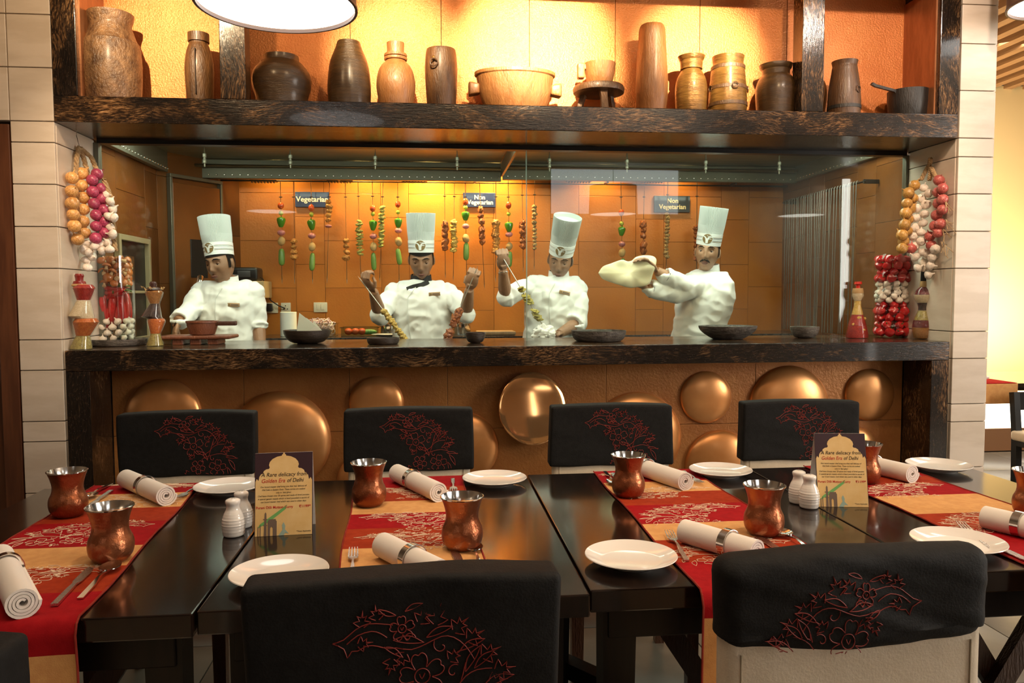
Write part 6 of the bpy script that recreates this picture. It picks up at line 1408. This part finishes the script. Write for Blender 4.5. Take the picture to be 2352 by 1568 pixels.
c4, gr4 = chef('chef at the right in white jacket stretching pale dough between both hands', 4.70, (1625,579), .96, -.46, .06, .10, .16, .10, (1598,655,-.12), (1645,650,.04), (1630,622),
    [('R', (1573,655,-.14), (1508,622,-.18), (1486,602,-.19), (-.2,-1,.5), (-.3,.4,-1), 1.72, .45), ('L', (1556,676,-.12), (1488,662,-.14), (1462,650,-.14), (-.2,-1,.3), (.1,.3,1), 1.93, .35)], (1600,790), SKIN2, -.75, 'w', None, 0.0, True, None, piping=True)
# -------- things in their hands
def held(label, p0, p1, Y0, Y1, spans, mat, r, step, nm, sq=(1,1,.8), amp=.4, seed=3):
    a, b = at(*p0, Y0), at(*p1, Y1); t = thing('food_skewer', label, 'skewer', a, group='skewers in the chefs hands'); e = b-a
    MB().tube([Vector((0,0,0)), e*.06, e], [.001,.003,.003], 7).build('rod', MAT['rod'], t); k = mpp(1000,700,(Y0+Y1)/2); i = 0; L = math.hypot(p1[0]-p0[0], p1[1]-p0[1]); rot = e.to_track_quat('Z','Y').to_euler()
    for f0, f1 in spans:
        f = f0
        while f <= f1:
            i += 1; mb = MB(); blob(mb, (0,0,0), r*k*random.uniform(.85,1.15), sq, amp, seed+i); mb.build(nm, mat, t, e*f+Vector((random.uniform(-1,1)*k, 0, 0)), (rot.x+random.uniform(-.4,.4), rot.y, rot.z+random.uniform(0,3)), angle=180); f += step/L
YG = 4.72-.29
held('skewer of yellow chicken in the right hand of the black collared chef', (822,634), (938,790), YG+.0, YG-.02, [(.52,.97)], YEL, 7.0, 9, 'chicken_piece', (1,1,.9), .4)
held('skewer of dark red chicken in the left hand of the black collared chef', (1098,610), (1020,796), YG+.02, YG-.0, [(.57,.74),(.82,.95)], TAN, 9.5, 10, 'chicken_piece', (1,1,1.1), .45)
held('skewer of green and yellow vegetable slices held by the third chef', (1153,588), (1270,786), YG+.06, YG-.02, [(.37,.40),(.46,.56),(.63,.75),(.83,.95)], foodmat('olive_slice', (.30,.26,.03), (.55,.42,.08)), 7.5, 6.0, 'vegetable_slice', (1.25,1.0,.35), .5)
p = at(1155,625,4.72-.19); tag(MB().tube([p+Vector((.030*math.cos(a*PI/12), .030*math.sin(a*PI/12), .004*math.cos(a*PI/12))) for a in range(25)], .0028, 8, False).build('steel_bangle', STL, None), 'steel bangle on the wrist of the third chef', 'bangle')
cl = MB(); cl.ell((0,0,0), (.065,.045,.055), 40, 28, None, lambda p, d: p*(1+.35*noise.noise(d*2.2+Vector((3,1,2)))+.18*noise.noise(d*6)))
tag(cl.build('kitchen_cloth', M('white_kitchen_cloth', (.76,.72,.68), .9, 0, (.8,.76,.72), 20), None, at(1249,768,4.72-.30)), 'crumpled white cloth in the hand of the third chef', 'cloth')
o_ = [(1375,627),(1385,612),(1402,605),(1425,597),(1440,600),(1452,598),(1462,590),(1478,586),(1497,588),(1505,596),(1503,610),(1498,628),(1494,645),(1486,655),(1468,659),(1448,661),(1425,656),(1402,648),(1385,640)]
o_ = smooth_prof([tuple(map(float, q)) for q in o_]+[tuple(map(float, o_[0]))], 4)[:-1]; c0 = at(1442,628,4.52); P = [at(*q, 4.52)-c0 for q in o_]; dm = MB(); n = len(P); Rr = []
P = [P[0].lerp(P[0],0)]+P[1:]
for f, b in ((.97,.0),(1,-.006),(.985,-.012),(.9,-.020),(.7,-.028),(.45,-.032),(.2,-.034),(.03,-.034)):
    Rr.append([Vector((q.x*f, b+.016*math.sin(q.x*f*28)*f-.02*noise.noise(Vector((q.x*f*14, q.z*f*14, 2))), q.z*f)) for q in P])
Rb = [[Vector((q.x*f, .006+.016*math.sin(q.x*f*28)*f-.02*noise.noise(Vector((q.x*f*14, q.z*f*14, 2))), q.z*f)) for q in P] for f in (.03,.45,.9)]
dm.rings([r[::-1] for r in Rb+Rr]); tag(dm.build('bread_dough', M('pale_dough', (.74,.66,.42), .6, 0, (.78,.70,.48), 6, sss=.1), None, c0, angle=80), 'large pale sheet of bread dough stretched between the hands of the right chef', 'dough')
sp_ = thing('spatula', 'black slotted spatula in the hand of the first chef', 'spatula', at(420,772,4.45))
MB().rbox(.042, .03, .0025, .002, 1,1,1,1).build('blade', MAT['blackmetal'], sp_, None, (0,.12,0)); MB().bar([Vector((-.038,0,.004)), Vector((-.05,0,.02)), Vector((-.03,-.02,.075))], .012, .006, (0,1,0)).build('handle', MAT['blackmetal'], sp_)
